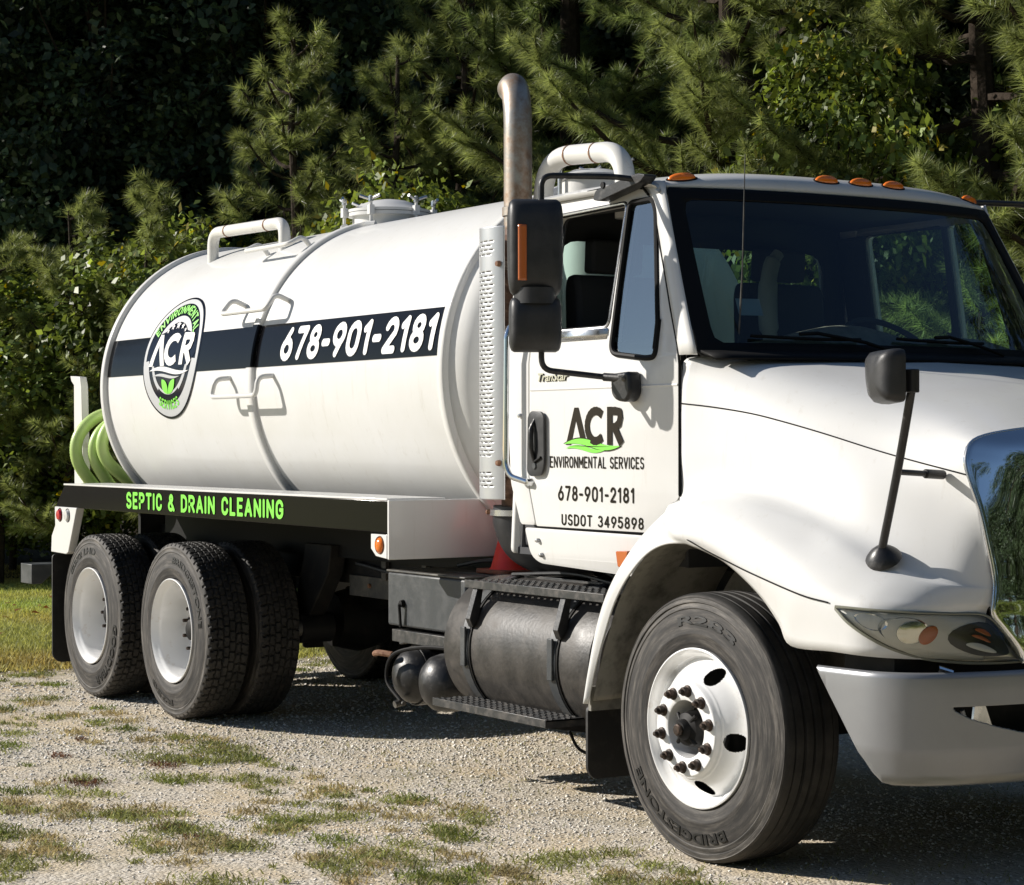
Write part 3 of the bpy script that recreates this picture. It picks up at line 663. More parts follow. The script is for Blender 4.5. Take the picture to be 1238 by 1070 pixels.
# ---- exhaust: muffler, slotted heat shield, stack with curved tip
EX, EY = -1.992, .45
muf = MB().lathe([(0, 1.18), (.075, 1.18), (.080, 1.34), (.115, 1.36)] + [(.115 + .004 * (k % 2), 1.38 + .026 * k) for k in range(44)] + [(.112, 2.53), (.070, 2.57), (.0660, 2.60)], (EX, EY, 0), 'z', 32).build('muffler', 'muffler', truck, ang=20)
for z in (1.46, 1.80, 2.12, 2.42): MB().lathe([(.121, z - .02), (.127, z - .02), (.127, z + .02), (.121, z + .02)], (EX, EY, 0), 'z', 32).build('muffler_band', 'stack', muf)
st_path = rbend([(EX, EY, 2.55), (EX, EY, 3.12), (EX - .05, EY - .005, 3.30), (EX - .20, EY - .01, 3.32)], [.12, .10], 12)
# the tip bends to the rear
tip = [(EX, EY, 2.55), (EX, EY, 2.80), (EX, EY, 3.02), (EX - .004, EY + .002, 3.10), (EX - .020, EY + .008, 3.18), (EX - .058, EY + .024, 3.245), (EX - .112, EY + .045, 3.283), (EX - .172, EY + .070, 3.285)]
stk = MB().tube(catmull(tip, 4), .0665, 32, caps=False).build('exhaust_stack', 'stack', truck, solid=.004)
MB().lathe([(.067, 2.655), (.0745, 2.66), (.0745, 2.70), (.067, 2.705)], (EX, EY, 0), 'z', 32).build('stack_clamp', 'stack', stk)
mb = MB(); NA, NZ = 56, 250; rs = .182; z0, z1 = 1.335, 2.600; A0, A1 = R(172), R(308); fs = []
for i in range(NA + 1):
    a = A0 + (A1 - A0) * i / NA
    for j in range(NZ + 1): mb.v.append((EX + rs * math.cos(a), EY + rs * math.sin(a), z0 + (z1 - z0) * j / NZ))
for i in range(NA):
    for j in range(NZ):
        z = z0 + (z1 - z0) * (j + .5) / NZ; row = j // 2
        band = (z0 + .05 < z < z0 + .14) or (z0 + .20 < z < z1 - .20) or (z1 - .145 < z < z1 - .05)
        slot = band and j % 4 == 0 and 16 < i < 48 and ((i + (3 if (j // 4) % 2 else 0)) % 6) < 4
        if not slot: mb.f.append((i * (NZ + 1) + j, (i + 1) * (NZ + 1) + j, (i + 1) * (NZ + 1) + j + 1, i * (NZ + 1) + j + 1))
shield = mb.build('heat_shield', 'shield', truck, solid=.003)
for z in (z1 - .175, z0 + .17):
    a = R(300); MB().lathe([(0, -.018), (.012, -.016), (.015, 0)], (EX + (rs - .002) * math.cos(a), EY + (rs + .002) * math.sin(a), z), 'y', 10).build('shield_bolt', 'rust', shield)
# black elbow curving under the cab
el = MB().tube(catmull([(EX, EY, 1.30), (EX, EY, 1.23), (EX + .035, EY + .03, 1.14), (EX + .13, EY + .10, 1.10), (EX + .35, EY + .22, 1.10)], 6), .118, 28).build('air_elbow', 'plastic', truck)
MB().lathe([(.119, 1.258), (.133, 1.258), (.133, 1.285), (.119, 1.285)], (EX, EY, 0), 'z', 32).build('elbow_clamp', 'alu', el)
MB().tube([(EX - .16, EY - .07, 1.27), (EX - .10, EY - .10, 1.275)], .012, 8).build('clamp_bolt', 'rust', el)
# ---- cab
def YS(z):
    """how far the cab's near side stands in, by height"""
    if z < 1.95: return .200 + .015 * max(0, (1.2 - z) / .2) ** 2
    t = (z - 1.95) / .72; return .200 + .115 * t ** 1.15
def CS(off=0.0): return lambda u, v: (u, YS(v) - off, v)
def CF(off=0.0): return lambda u, v: (u, 2 * YC - YS(v) + off, v)
CUTS = [1.1, 1.3, 1.5, 1.7, 1.95, 2.05, 2.15, 2.25, 2.35, 2.45, 2.55, 2.63]
door_out = rpoly([(-1.441, 1.232), (-1.498, 1.40), (-1.498, 2.62), (-1.455, 2.668), (-.86, 2.672), (-.770, 2.655), (-.700, 2.60), (-.548, 2.30), (-.398, 1.99), (-.378, 1.90), (-.378, 1.385), (-.56, 1.232)], [.01, .02, .03, .03, .03, .03, .05, .02, .04, .04, .02, .02])
win = rpoly([(-1.44, 2.085), (-1.44, 2.60), (-.888, 2.612), (-.902, 2.085)], [.05, .04, .03, .04])
qwin = rpoly([(-.862, 1.972), (-.868, 2.610), (-.705, 2.612), (-.665, 2.56), (-.538, 2.06), (-.540, 1.95), (-.600, 1.945)], [.05, .03, .02, .04, .04, .05, .03], 6)
door = panel('door', door_out, [win, qwin], CS(), 'white', truck, thick=.045, cuts=CUTS, bevel=.004, soff=-1)
# dark shut line behind the door edge
panel('door_gap', rpoly([(-1.449, 1.224), (-1.506, 1.40), (-1.506, 2.63), (-1.455, 2.678), (-.86, 2.682), (-.762, 2.664), (-.690, 2.605), (-.538, 2.30), (-.388, 1.99), (-.368, 1.90), (-.368, 1.38), (-.56, 1.224)], .02), [rpoly([(-1.40, 1.32), (-1.40, 2.02), (-.46, 2.02), (-.46, 1.32)], .02), win, qwin], CS(-.012), 'seal', truck, thick=.02, cuts=CUTS)
# window frames
def inset(poly, k, cx, cz): return [(cx + (x - cx) * k, cz + (z - cz) * k) for x, z in poly]
def loop_tube(poly, F, r, name, m, parent, n=8):
    P = [Vector(F(u, v)) for u, v in poly]; P = [p for i, p in enumerate(P) if (p - P[i - 1]).length > 1e-4]
    return MB().tube(P, r, n, closed=True).build(name, m, parent)
loop_tube(win, CS(-.006), .011, 'window_seal', 'seal', door)
loop_tube(win, CS(.001), .006, 'window_trim', 'alu', door)
loop_tube(qwin, CS(.002), .012, 'window_seal', 'seal', door)
panel('vent_glass', qwin, [], CS(-.006), 'sideglass', door, thick=0, cuts=CUTS)
panel('window_sill', rpoly([(-1.43, 2.05), (-1.43, 2.083), (-.90, 2.083), (-.90, 2.05)], .008), [], CS(.006), 'alu', door, thick=.012, cuts=CUTS)
MB().tube([Vector(CS(.004)(-.540, z)) for z in (1.98, 2.10)], .014, 8).build('vent_latch', 'seal', door)
# belt crease
MB().tube([CS(-.002)(x, 1.832) for x in np.linspace(-1.49, -.39, 8)], .006, 8).build('belt_crease', 'white', door)
# lettering on the door
DF = lambda u, v: (u, YS(v) - .002, v)
def DFo(u, v, o): return (u, YS(v) - o, v)
initials(DFo, -.985, 1.590, .435, .160, .036, .0022, 'textblack', 'door_initials', door)
flat('door_wave', [swoosh(-1.0, 1.592, .44, .030)], 'textblack', DFo, .0034, door)
flat('door_wave', [swoosh(-1.0, 1.592, .425, .025)], 'greenv', DFo, .0038, door)
flat('door_wave', [swoosh(-1.05, 1.573, .30, .017)], 'greenv', DFo, .0041, door)
flat('door_wave', [swoosh(-1.03, 1.584, .34, .003)], 'textblack', DFo, .0045, door)
stroke_text('door_text', 'ENVIRONMENTAL SERVICES', -1.330, -.622, 1.490, 1.541, DFo, 'textblack', door, t=.145, gap=.17, off=.0022)
stroke_text('door_text', '678-901-2181', -1.265, -.690, 1.348, 1.414, DFo, 'textblack', door, t=.165, gap=.22, off=.0022)
stroke_text('door_text', 'USDOT 3495898', -1.238, -.625, 1.242, 1.292, DFo, 'textblack', door, t=.16, gap=.22, off=.0022, split='door_letter')
lettering('door_emblem', 'TranStar', -1.435, -1.19, 1.868, 1.905, lambda u, v: (u, YS(v) - .006, v), 'chrome', door, bold=.02, shear=.015)
lettering('door_emblem', 'TranStar', -1.431, -1.186, 1.866, 1.903, lambda u, v: (u, YS(v) - .003, v), 'textblack', door, bold=.03, shear=.015)
# door handle
hb = panel('handle_bezel', rpoly([(-1.490, 1.47), (-1.483, 1.715), (-1.455, 1.740), (-1.375, 1.735), (-1.355, 1.715), (-1.352, 1.50), (-1.375, 1.455), (-1.460, 1.450)], .03), [], CS(.010), 'plastic', door, thick=.010, bevel=.004)
panel('handle_pocket', rpoly([(-1.465, 1.52), (-1.462, 1.68), (-1.385, 1.68), (-1.385, 1.52)], .025), [], CS(.0115), 'seal', door, thick=.002)
MB().tube(catmull([(-1.43, YS(1.7) - .015, 1.700), (-1.432, YS(1.7) - .034, 1.66), (-1.430, YS(1.6) - .036, 1.58), (-1.427, YS(1.5) - .020, 1.515)], 6), [.009] * 6 + [.012] * 7 + [.010] * 6, 10).build('door_handle', 'plasticg', door)
MB().lathe([(0, -.014), (.013, -.014), (.018, -.006), (.018, 0)], (-1.425, YS(1.5) - .012, 1.497), 'y', 16).build('key_cylinder', 'steelg', door)
MB().tube([(-1.420, YS(1.5) - .024, 1.515), (-1.370, YS(1.5) - .024, 1.535)], .006, 8).build('latch', 'seal', door)
# cab corner behind the door, rocker below
corner = panel('cab_corner', rpoly([(-1.705, 2.63), (-1.66, 2.672), (-1.508, 2.672), (-1.508, 1.40), (-1.452, 1.236), (-1.572, 1.236), (-1.655, 1.42), (-1.705, 2.05)], .02), [], CS(), 'white', truck, thick=.03, cuts=CUTS, bevel=.004)
MB().lathe([(0, -.012), (.009, -.010), (.012, 0)], (-1.575, YS(1.6), 1.72), 'y', 10).build('panel_screw', 'alu', corner)
rocker = panel('rocker_panel', rpoly([(-1.545, 1.222), (-1.50, 1.10), (-1.43, 1.068), (-.70, 1.045), (-.52, 1.10), (-.50, 1.218)], [.02, .06, .04, .02, .02, .02]), [], CS(-.004), 'white', truck, thick=.05, cuts=CUTS, bevel=.008)
for x, z in ((-1.43, 1.168), (-1.405, 1.105)): MB().lathe([(0, -.014), (.008, -.012), (.012, 0)], (x, YS(z), z), 'y', 10).build('panel_screw', 'alu', rocker)
MB().prism(rpoly([(-.780, 1.150), (-.690, 1.154), (-.715, 1.088), (-.765, 1.084)], .01), 'y', .165, .205).build('side_marker', 'amberd', rocker, bevel=.004)
# far side: one panel with an open window shape
panel('door', door_out, [win, qwin], CF(), 'white', truck, thick=.045, cuts=CUTS, soff=1)
panel('cab_corner', [(-1.705, 2.672), (-1.508, 2.672), (-1.508, 1.236), (-1.572, 1.236), (-1.655, 1.42), (-1.705, 2.05)], [], CF(), 'white', truck, thick=.03, cuts=CUTS, soff=1)
panel('rocker_panel', [(-1.545, 1.222), (-1.43, 1.068), (-.70, 1.045), (-.50, 1.218)], [], CF(), 'white', truck, thick=.05, cuts=CUTS, soff=1)
panel('side_window', win, [], CF(-.02), 'backglass', truck, thick=0, cuts=CUTS)
panel('vent_glass', qwin, [], CF(-.02), 'backglass', truck, thick=0, cuts=CUTS)
# windscreen surface
def WSu(t, v):
    """t 0..1 across (near..far), v height"""
    y0 = YS(v) + .0; y = y0 + (2 * YC - 2 * y0) * t
    k = (v - 1.94) / (2.655 - 1.94); xs = -.272 - .375 * k; bul = .17 - .03 * k
    s = abs(2 * t - 1); return (xs + bul * (1 - s ** 2.4), y, v)
def WN(t, v, off):
    p = Vector(WSu(t, v)); a = Vector(WSu(min(1, t + .01), v)) - Vector(WSu(max(0, t - .01), v)); b = Vector(WSu(t, v + .01)) - p
    n_ = a.cross(b).normalized(); 
    if n_.x < 0: n_ = -n_
    return tuple(p + n_ * off)
def wspatch(t0, t1, v0, v1, off, nt_, nv_): return [[WN(t0 + (t1 - t0) * i / nt_, v0 + (v1 - v0) * j / nv_, off) for j in range(nv_ + 1)] for i in range(nt_ + 1)]
windshield = MB().grid(wspatch(.03, .97, 1.99, 2.625, 0, 40, 14)).build('windshield', 'glass', truck)
tc = [i / 20 for i in range(1, 20)]
def WP(off): return lambda u, v: WN(u, v, off)
wout = rpoly([(.006, 1.945), (.003, 2.655), (.997, 2.655), (.994, 1.945)], 0)
wout = [(.012, 1.945), (.004, 1.975), (.004, 2.630), (.012, 2.652), (.988, 2.652), (.996, 2.630), (.996, 1.975), (.988, 1.945)]
win_in = [(.060, 1.995), (.045, 2.015), (.042, 2.06), (.040, 2.55), (.046, 2.59), (.060, 2.604), (.94, 2.604), (.954, 2.59), (.960, 2.55), (.958, 2.06), (.955, 2.015), (.94, 1.995)]
panel('windshield_frame', wout, [win_in], WP(.006), 'seal', windshield, thick=.012, cuts=[2.05, 2.2, 2.35, 2.5], cutsu=tc + [.01, .02, .03, .06, .08])
# A-pillars between door and glass
for sgn, nm in ((0, 'windshield_pillar'), (1, 'windshield_pillar')):
    G = []
    for k in range(15):
        v = 1.950 + (2.68 - 1.950) * k / 14
        if v < 1.99: xd = -.378 + (v - 1.9) * -.02
        elif v < 2.6: xd = np.interp(v, [1.99, 2.30, 2.60, 2.66], [-.395, -.545, -.695, -.765])
        else: xd = np.interp(v, [2.60, 2.655, 2.68], [-.695, -.765, -.80])
        a = Vector(WN(.0, min(v, 2.655), .004)); d = Vector((xd + .008, YS(v), v)); a.z = v
        mid = (a + d) / 2 + Vector((.002, -.004, 0)); mid2 = a.lerp(d, .12)
        row = [d, mid, mid2, a + Vector((.002, .012, 0))]
        if sgn: row = [Vector((p.x, 2 * YC - p.y, p.z)) for p in row]
        G.append(row)
    MB().grid(surf(G, 1, 2)).build(nm, 'white', truck, solid=.012, soff=0)
MB().tube([Vector(CS(.0005)(x, z)) for x, z in ((-.770, 2.660), (-.698, 2.60), (-.62, 2.44), (-.546, 2.30), (-.47, 2.14), (-.396, 1.99), (-.376, 1.90), (-.376, 1.385))], .0055, 6).build('door_seam', 'seal', door)
# cowl below the pillar, between door and hood
MB().box(-.366, -.345, YS(1.7) + .02, 2 * YC - YS(1.7) - .02, 1.10, 1.93).build('firewall', 'interior', truck)
MB().grid([[WN(t, 1.957 - .0, .02) for t in np.linspace(.01, .99, 30)], [tuple(Vector(WN(t, 1.955, .03)) + Vector((.10, 0, -.035))) for t in np.linspace(.01, .99, 30)]]).build('cowl', 'seal', truck, solid=.01)
# roof
def roof_pt(s, t):
    """s along the profile front to rear, t across"""
    prof = [(.000, 2.650), (.004, 2.672), (-.012, 2.702), (-.050, 2.728), (-.14, 2.748), (-.36, 2.762), (-.70, 2.765), (-.96, 2.752), (-1.02, 2.725), (-1.035, 2.68), (-1.035, 2.66)]
    n = len(prof) - 1; i = min(int(s), n - 1); f = s - i
    dx = prof[i][0] * (1 - f) + prof[i + 1][0] * f; z = prof[i][1] * (1 - f) + prof[i + 1][1] * f
    q = abs(2 * t - 1); bul = .14 * (1 - q ** 2.4); k = max(0, 1 + dx / .9)
    e = (1 - q ** 7) ** .55 if q < 1 else 0; e = .55 * e + .45 * (1 - q ** 2)
    y0 = .318 + max(0, (2.70 - z)) * .0; yy = y0 - .012 + (2 * YC - 2 * y0 + .024) * t
    return (-.655 + dx + bul * k, yy, 2.652 + (z - 2.652) * (0.42 + .58 * (1 - q ** 4) ) if q < 1 else 2.652 + (z - 2.652) * .42)
T = [0, .004, .012, .025, .045, .07, .1] + [.1 + .8 * i / 24 for i in range(1, 24)] + [.9, .93, .955, .975, .988, .996, 1]
roof = MB().grid([[roof_pt(s * .5, t) for t in T] for s in range(21)])
# side drops down to the door top
for sgn in (0, 1):
    G = []
    for s in range(21):
        p = Vector(roof_pt(s * .5, 0)); zlo = 2.668; q = []
        for (dy, zz) in ((0, p.z), (-.012, p.z - .012), (-.014, p.z - .03 if p.z > 2.70 else p.z - .012), (-.008, min(2.665, p.z - .02))):
            q.append((p.x, p.y + dy, zz) if not sgn else (p.x, 2 * YC - p.y - dy, zz))
        G.append(q)
    roof.grid(G)
roof = roof.build('roof', 'white', truck, solid=.012, soff=-1, ang=60)
# drip rail gutter
MB().tube(catmull([(-1.66, .305, 2.676), (-1.2, .300, 2.685), (-.90, .300, 2.690), (-.80, .302, 2.680), (-.72, .292, 2.630)], 6), .006, 6).build('drip_rail', 'seal', roof)
def roof_lamp(t, s=3.1, L=.062):
    c = Vector(roof_pt(s, t)); a = (Vector(roof_pt(s, t + .02)) - Vector(roof_pt(s, t - .02))).normalized(); b = (Vector(roof_pt(s - .3, t)) - Vector(roof_pt(s + .3, t))).normalized()
    n_ = a.cross(b).normalized(); n_ = n_ if n_.x > 0 else -n_
    mb = MB(); pr = [(1.0, 0), (.97, .012), (.85, .022), (.55, .030), (0, .033)]
    for r, h in pr:
        for k in range(28):
            ang = 2 * PI * k / 28; mb.v.append(tuple(c + a * (L * r * math.cos(ang)) + b * (.024 * r * math.sin(ang)) + n_ * (h - .006)))
    for i in range(4):
        for k in range(28): mb.f.append((i * 28 + k, i * 28 + (k + 1) % 28, (i + 1) * 28 + (k + 1) % 28, (i + 1) * 28 + k))
    o = mb.build('roof_lamp', 'amber', roof)
    mb = MB(); P = [tuple(c + a * (L * 1.06 * math.cos(2 * PI * k / 28)) + b * (.026 * math.sin(2 * PI * k / 28)) + n_ * .0005) for k in range(28)]
    mb.tube(P, .004, 6, closed=True).build('lamp_gasket', 'seal', o)
for t in (.060, .440, .545, .650, .945): roof_lamp(t, 2.6)
# back wall with rear window
back = panel('cab_back', rpoly([(.22, 1.10), (.30, 2.70), (2.14, 2.70), (2.22, 1.10)], .03), [rpoly([(.40, 2.02), (.43, 2.54), (2.01, 2.54), (2.04, 2.02)], .10)], lambda u, v: (-1.690, u, v), 'white', truck, thick=.03)
panel('rear_window', rpoly([(.38, 2.00), (.41, 2.56), (2.03, 2.56), (2.06, 2.00)], .08), [], lambda u, v: (-1.695, u, v), 'backglass', back, thick=0)
panel('cab_lining', rpoly([(.24, 1.10), (.34, 2.69), (2.10, 2.69), (2.20, 1.10)], .03), [rpoly([(.42, 2.04), (.45, 2.52), (1.99, 2.52), (2.02, 2.04)], .10)], lambda u, v: (-1.640, u, v), 'interior', truck, thick=.01)
inn = MB(); inn.grid([[(x, y, 2.632 + .045 * (1 - abs((y - YC) / .9) ** 4)) for y in np.linspace(.335, 2.105, 12)] for x in (-1.64, -1.2, -.72)])
inn.build('headliner', 'interior', truck)
MB().box(-1.66, -.36, .24, 2.20, 1.10, 1.13).build('cab_floor', 'interior', truck)
for sg in (0, 1):
    F = (lambda u, v: (u, YS(v) + .055, v)) if not sg else (lambda u, v: (u, 2 * YC - YS(v) - .055, v))
    panel('door_lining', rpoly([(-1.63, 1.14), (-1.63, 2.60), (-.70, 2.60), (-.50, 2.2), (-.41, 1.95), (-.40, 1.14)], .02), [inset(win, .985, -1.17, 2.345), inset(qwin, .97, -.7, 2.28)], F, 'interior', truck, thick=.01, cuts=CUTS)
dsh = MB(); G = []
for t in np.linspace(.03, .97, 24):
    p = Vector(WN(t, 1.985, -.01)); hump = .085 * math.exp(-((t - .40) / .15) ** 2) + .05 * math.exp(-((t - .74) / .12) ** 2); G.append([p, (p.x - .10, p.y, 1.99 + hump), (p.x - .26, p.y, 2.00 + hump), (p.x - .36, p.y, 1.97 + hump * .6), (p.x - .40, p.y, 1.88), (p.x - .34, p.y, 1.55)])
dsh.grid(surf(G, 1, 3)).build('dashboard', 'dash', truck)
def seat(y):
    s_ = MB().prism(rpoly([(-1.52, 1.55), (-1.00, 1.60), (-.98, 1.72), (-1.45, 1.70)], .05), 'y', y - .25, y + .25).build('seat', 'seat', truck, bevel=.03)
    MB().prism(rpoly([(-1.60, 1.66), (-1.46, 1.66), (-1.50, 2.30), (-1.53, 2.36), (-1.60, 2.36), (-1.62, 2.3)], .03), 'y', y - .24, y + .24).build('backrest', 'seat', s_, bevel=.03)
    MB().prism(rpoly([(-1.61, 2.37), (-1.53, 2.37), (-1.52, 2.52), (-1.60, 2.53)], .02), 'y', y - .14, y + .14).build('headrest', 'seat', s_, bevel=.02)
    MB().box(-1.5, -1.05, y - .2, y + .2, 1.13, 1.56).build('seat_base', 'interior', s_)
seat(.70); seat(1.66)
MB().tube(catmull([(-1.20, 1.34, 2.00), (-1.20, 1.315, 2.10), (-1.20, 1.305, 2.20), (-1.21, 1.315, 2.32), (-1.22, 1.345, 2.42), (-1.22, 1.385, 2.47)], 5), [.035] * 6 + [.045] * 10 + [.038] * 6 + [.028] * 4, 12).build('seat_bolster', 'bolster', truck)
M['seat2'] = M['seat']
wc = Vector((-.90, 1.78, 2.03)); wa = Vector((.62, 0, .78)).normalized(); e1 = Vector((0, 1, 0)); e2 = wa.cross(e1)
sw = MB().tube([wc + e1 * .22 * math.cos(2 * PI * k / 32) + e2 * .22 * math.sin(2 * PI * k / 32) for k in range(32)], .014, 8, closed=True)
for a in (20, 160, 270): sw.tube([wc - wa * .03, wc + e1 * .22 * math.cos(R(a)) + e2 * .22 * math.sin(R(a))], .010, 6)
sw.tube([wc - wa * .03, wc - wa * .4], .03, 8).build('steering_wheel', 'interior', truck)
# inspection sticker inside the glass
stc = MB().grid([[WN(t, v, -.006) for v in (2.115, 2.185)] for t in (.108, .160)]).build('windshield_sticker', 'clearl', windshield)
# wipers
for t0, t1, tp in ((.115, .360, .33), (.455, .70, .64)):
    mb = MB(); bl = [WN(t, 2.018 - .010 * abs(math.sin((t - t0) * 9)), .018) for t in np.linspace(t0, t1, 10)]
    mb.tube(bl, .007, 6); mb.tube([WN(tp + .1, 1.955, .03), WN(tp + .03, 1.99, .035), WN((t0 + t1) / 2 + .02, 2.026, .030), WN((t0 + t1) / 2 - .02, 2.023, .026)], .008, 6)
    mb.build('wiper', 'seal', windshield)
# antenna
mb = MB(); mb.tube([(-.255, .395, 1.90), (-.262, .428, 2.30), (-.275, .452, 2.76)], [.0045, .0032, .002], 6); mb.lathe([(.014, 0), (.012, .02), (.005, .035)], (-.255, .395, 1.935), 'z', 10)
mb.build('antenna', 'frame', truck)
# grab handle
gr = MB().tube(rbend([(-1.53, YS(2.2), 2.115), (-1.60, YS(2.1) - .05, 2.125), (-1.60, YS(2) - .06, 2.08), (-1.605, YS(1.5) - .06, 1.50), (-1.58, YS(1.5) - .05, 1.45), (-1.485, YS(1.4) - .02, 1.425)], [.02, .02, .04, .03], 5), .0145, 14).build('grab_handle', 'chrome', truck)
MB().lathe([(0, -.03), (.014, -.028), (.02, 0)], (-1.483, YS(1.4), 1.425), 'y', 12).build('handle_foot', 'alu', gr)

# ---- big door mirror
# the housing's face is turned forward; its width runs along w
mw = Vector((.42, .90, 0)).normalized(); mn = Vector((.90, -.42, 0)); 
def mirror_shell(c, w0, w1, dpt, z0, z1, name, taper=.0, parent=truck):
    """rounded shell: c centre on the glass plane"""
    G = []; H = [0, .03, .08, .18, .35, .5, .65, .82, .92, .97, 1]
    for h in H:
        e = (1 - abs(2 * h - 1) ** 5) ** .5 if 0 < h < 1 else .0; z = z0 + (z1 - z0) * h; row = []
        ww = (w0 + (w1 - w0) * h) * (.80 + .20 * e); dd = dpt * (.35 + .65 * e)
        for k in range(21):
            a = PI * k / 20; cx = math.cos(a); sx = math.sin(a)
            px_ = ww * math.copysign(abs(cx) ** .45, cx); py_ = dd * abs(sx) ** .42
            row.append(Vector((c.x, c.y, z)) + mw * px_ + mn * py_)
        G.append(row)
    mb = MB().grid(G); n = 21; L = (len(H) - 1) * n
    mb.f.append(tuple(range(n))); mb.f.append(tuple(L + k for k in range(n - 1, -1, -1)))
    mb.f.append(tuple([i * n for i in range(len(H))] + [i * n + n - 1 for i in range(len(H) - 1, -1, -1)]))
    return mb.build(name, 'plastic', parent, ang=50)
mc = Vector((-.905, -.150, 0))
mir1 = mirror_shell(mc, .112, .116, .085, 2.205, 2.600, 'mirror')
mirror_shell(mc, .108, .108, .080, 1.972, 2.198, 'spot_mirror', parent=mir1)
MB().tube([mc + mn * .012 + Vector((0, 0, 2.17)), mc + mn * .012 + Vector((0, 0, 2.235))], .088, 24).build('mirror_neck', 'plastic', mir1)
mb = MB(); G = []
for z in np.linspace(2.262, 2.490, 24): G.append([Vector((mc.x, mc.y, z)) - mw * t + mn * (.094 - .004 * abs((t - .062) / .018) ** 2) for t in (.044, .052, .062, .072, .080)])
mb.grid(G).build('mirror_reflector', 'amberd', mir1, solid=.006, soff=1)
at_ = MB().tube(rbend([mc + Vector((.02, .02, 2.55)), mc + Vector((.02, .02, 2.70)), (-.80, .17, 2.705), (-.74, .30, 2.690)], [.05, .04], 6), .0125, 12).build('mirror_arm', 'plasticg', mir1)
MB().prism(rpoly([(-1.05, 2.635), (-1.03, 2.674), (-.72, 2.716), (-.660, 2.704), (-.70, 2.676), (-.88, 2.646), (-1.0, 2.625)], .015), 'y', .235, .300).build('arm_mount', 'plasticg', mir1, bevel=.012)
MB().tube([(-.97, .230, 2.690), (-.97, .24, 2.690)], .014, 10).build('bolt', 'seal', mir1)
P = [mc + Vector((.02, .02, 2.0)), mc + Vector((.02, .02, 1.90)), (-.80, .125, 1.872), (-.705, .155, 1.865)]
MB().tube(rbend(P, [.06, .03], 6), .0125, 12).build('mirror_arm', 'plasticg', mir1)
MB().tube([P[2], P[3]], .018, 12).build('arm_socket', 'plasticg', mir1)
MB().prism(rpoly([(-.775, 1.885), (-.640, 1.892), (-.632, 1.80), (-.665, 1.765), (-.735, 1.772), (-.770, 1.80)], .02), 'y', .135, .199).build('arm_mount', 'plasticg', mir1, bevel=.012)
MB().lathe([(0, -.01), (.008, -.01), (.012, 0)], (-.675, .135, 1.862), 'y', 10).build('bolt', 'frame', mir1)
# far mirror arm
MB().tube(rbend([(-.72, 2.13, 2.70), (-.66, 2.35, 2.70), (-.62, 2.62, 2.69), (-.62, 2.66, 2.5)], [.05, .05], 5), .014, 10).build('mirror_arm', 'plasticg', truck)
m2 = Vector((-.62, 2.66, 0)); MB().prism(rpoly([(2.55, 2.20), (2.77, 2.20), (2.77, 2.60), (2.55, 2.60)], .04), 'x', -.66, -.58).build('mirror', 'plastic', truck, bevel=.02)

# ---- hood and fenders (one skin)
L_ = [(-.72, -.01, .534), (-.675, -.01, .665), (-.61, -.01, .81), (-.53, -.01, .96), (-.43, -.01, 1.075), (-.31, -.01, 1.165), (-.188, -.01, 1.208), (-.05, -.01, 1.212), (.06, -.01, 1.19), (.182, -.01, 1.156), (.299, -.01, 1.101), (.414, -.01, 1.031), (.508, -.01, .949), (.576, -.01, .874), (.80, -.01, .872), (.94, .02, .866), (1.03, .13, .858), (1.12, .40, .846)]
F_ = [(-.765, .01, .534), (-.745, .015, .66), (-.70, .02, .85), (-.645, .03, .985), (-.585, .055, 1.10), (-.52, .11, 1.22), (-.45, .165, 1.31), (-.372, .196, 1.372), (-.20, .2, 1.42), (.0, .2, 1.427), (.19, .2, 1.413), (.395, .19, 1.371), (.585, .192, 1.322), (.714, .20, 1.276), (.861, .225, 1.21), (.98, .27, 1.165), (1.07, .335, 1.14), (1.13, .438, 1.127)]
ABC = {7: [(-.10, -.035, 1.25), (-.2, .0, 1.31), (-.3, .09, 1.355)], 8: [(.02, -.035, 1.25), (-.05, .0, 1.33), (-.13, .09, 1.39)], 9: [(.16, -.037, 1.22), (.12, .0, 1.32), (.06, .09, 1.395)],
       10: [(.29, -.037, 1.17), (.26, .0, 1.29), (.22, .09, 1.375)], 11: [(.42, -.035, 1.12), (.42, .0, 1.24), (.41, .1, 1.325)], 12: [(.54, -.033, 1.08), (.56, .0, 1.19), (.57, .11, 1.275)],
       13: [(.66, -.03, 1.05), (.69, .005, 1.14), (.705, .10, 1.225)], 14: [(.84, -.006, 1.03), (.85, .04, 1.10), (.86, .12, 1.165)], 15: [(.96, .035, 1.022), (.965, .09, 1.08), (.975, .17, 1.13)],
       16: [(1.05, .15, 1.013), (1.06, .20, 1.06), (1.065, .265, 1.105)], 17: [(1.12, .413, 1.006), (1.132, .428, 1.04), (1.135, .436, 1.085)]}
rows = []
for j in range(18):
    l, f = Vector(L_[j]), Vector(F_[j])
    if j in ABC: mid = [Vector(p) for p in ABC[j]]
    else: mid = [l.lerp(f, t) + Vector((0, -.022 * math.sin(PI * t), 0)) for t in (.3, .55, .8)]
    rows.append([l] + mid + [f])
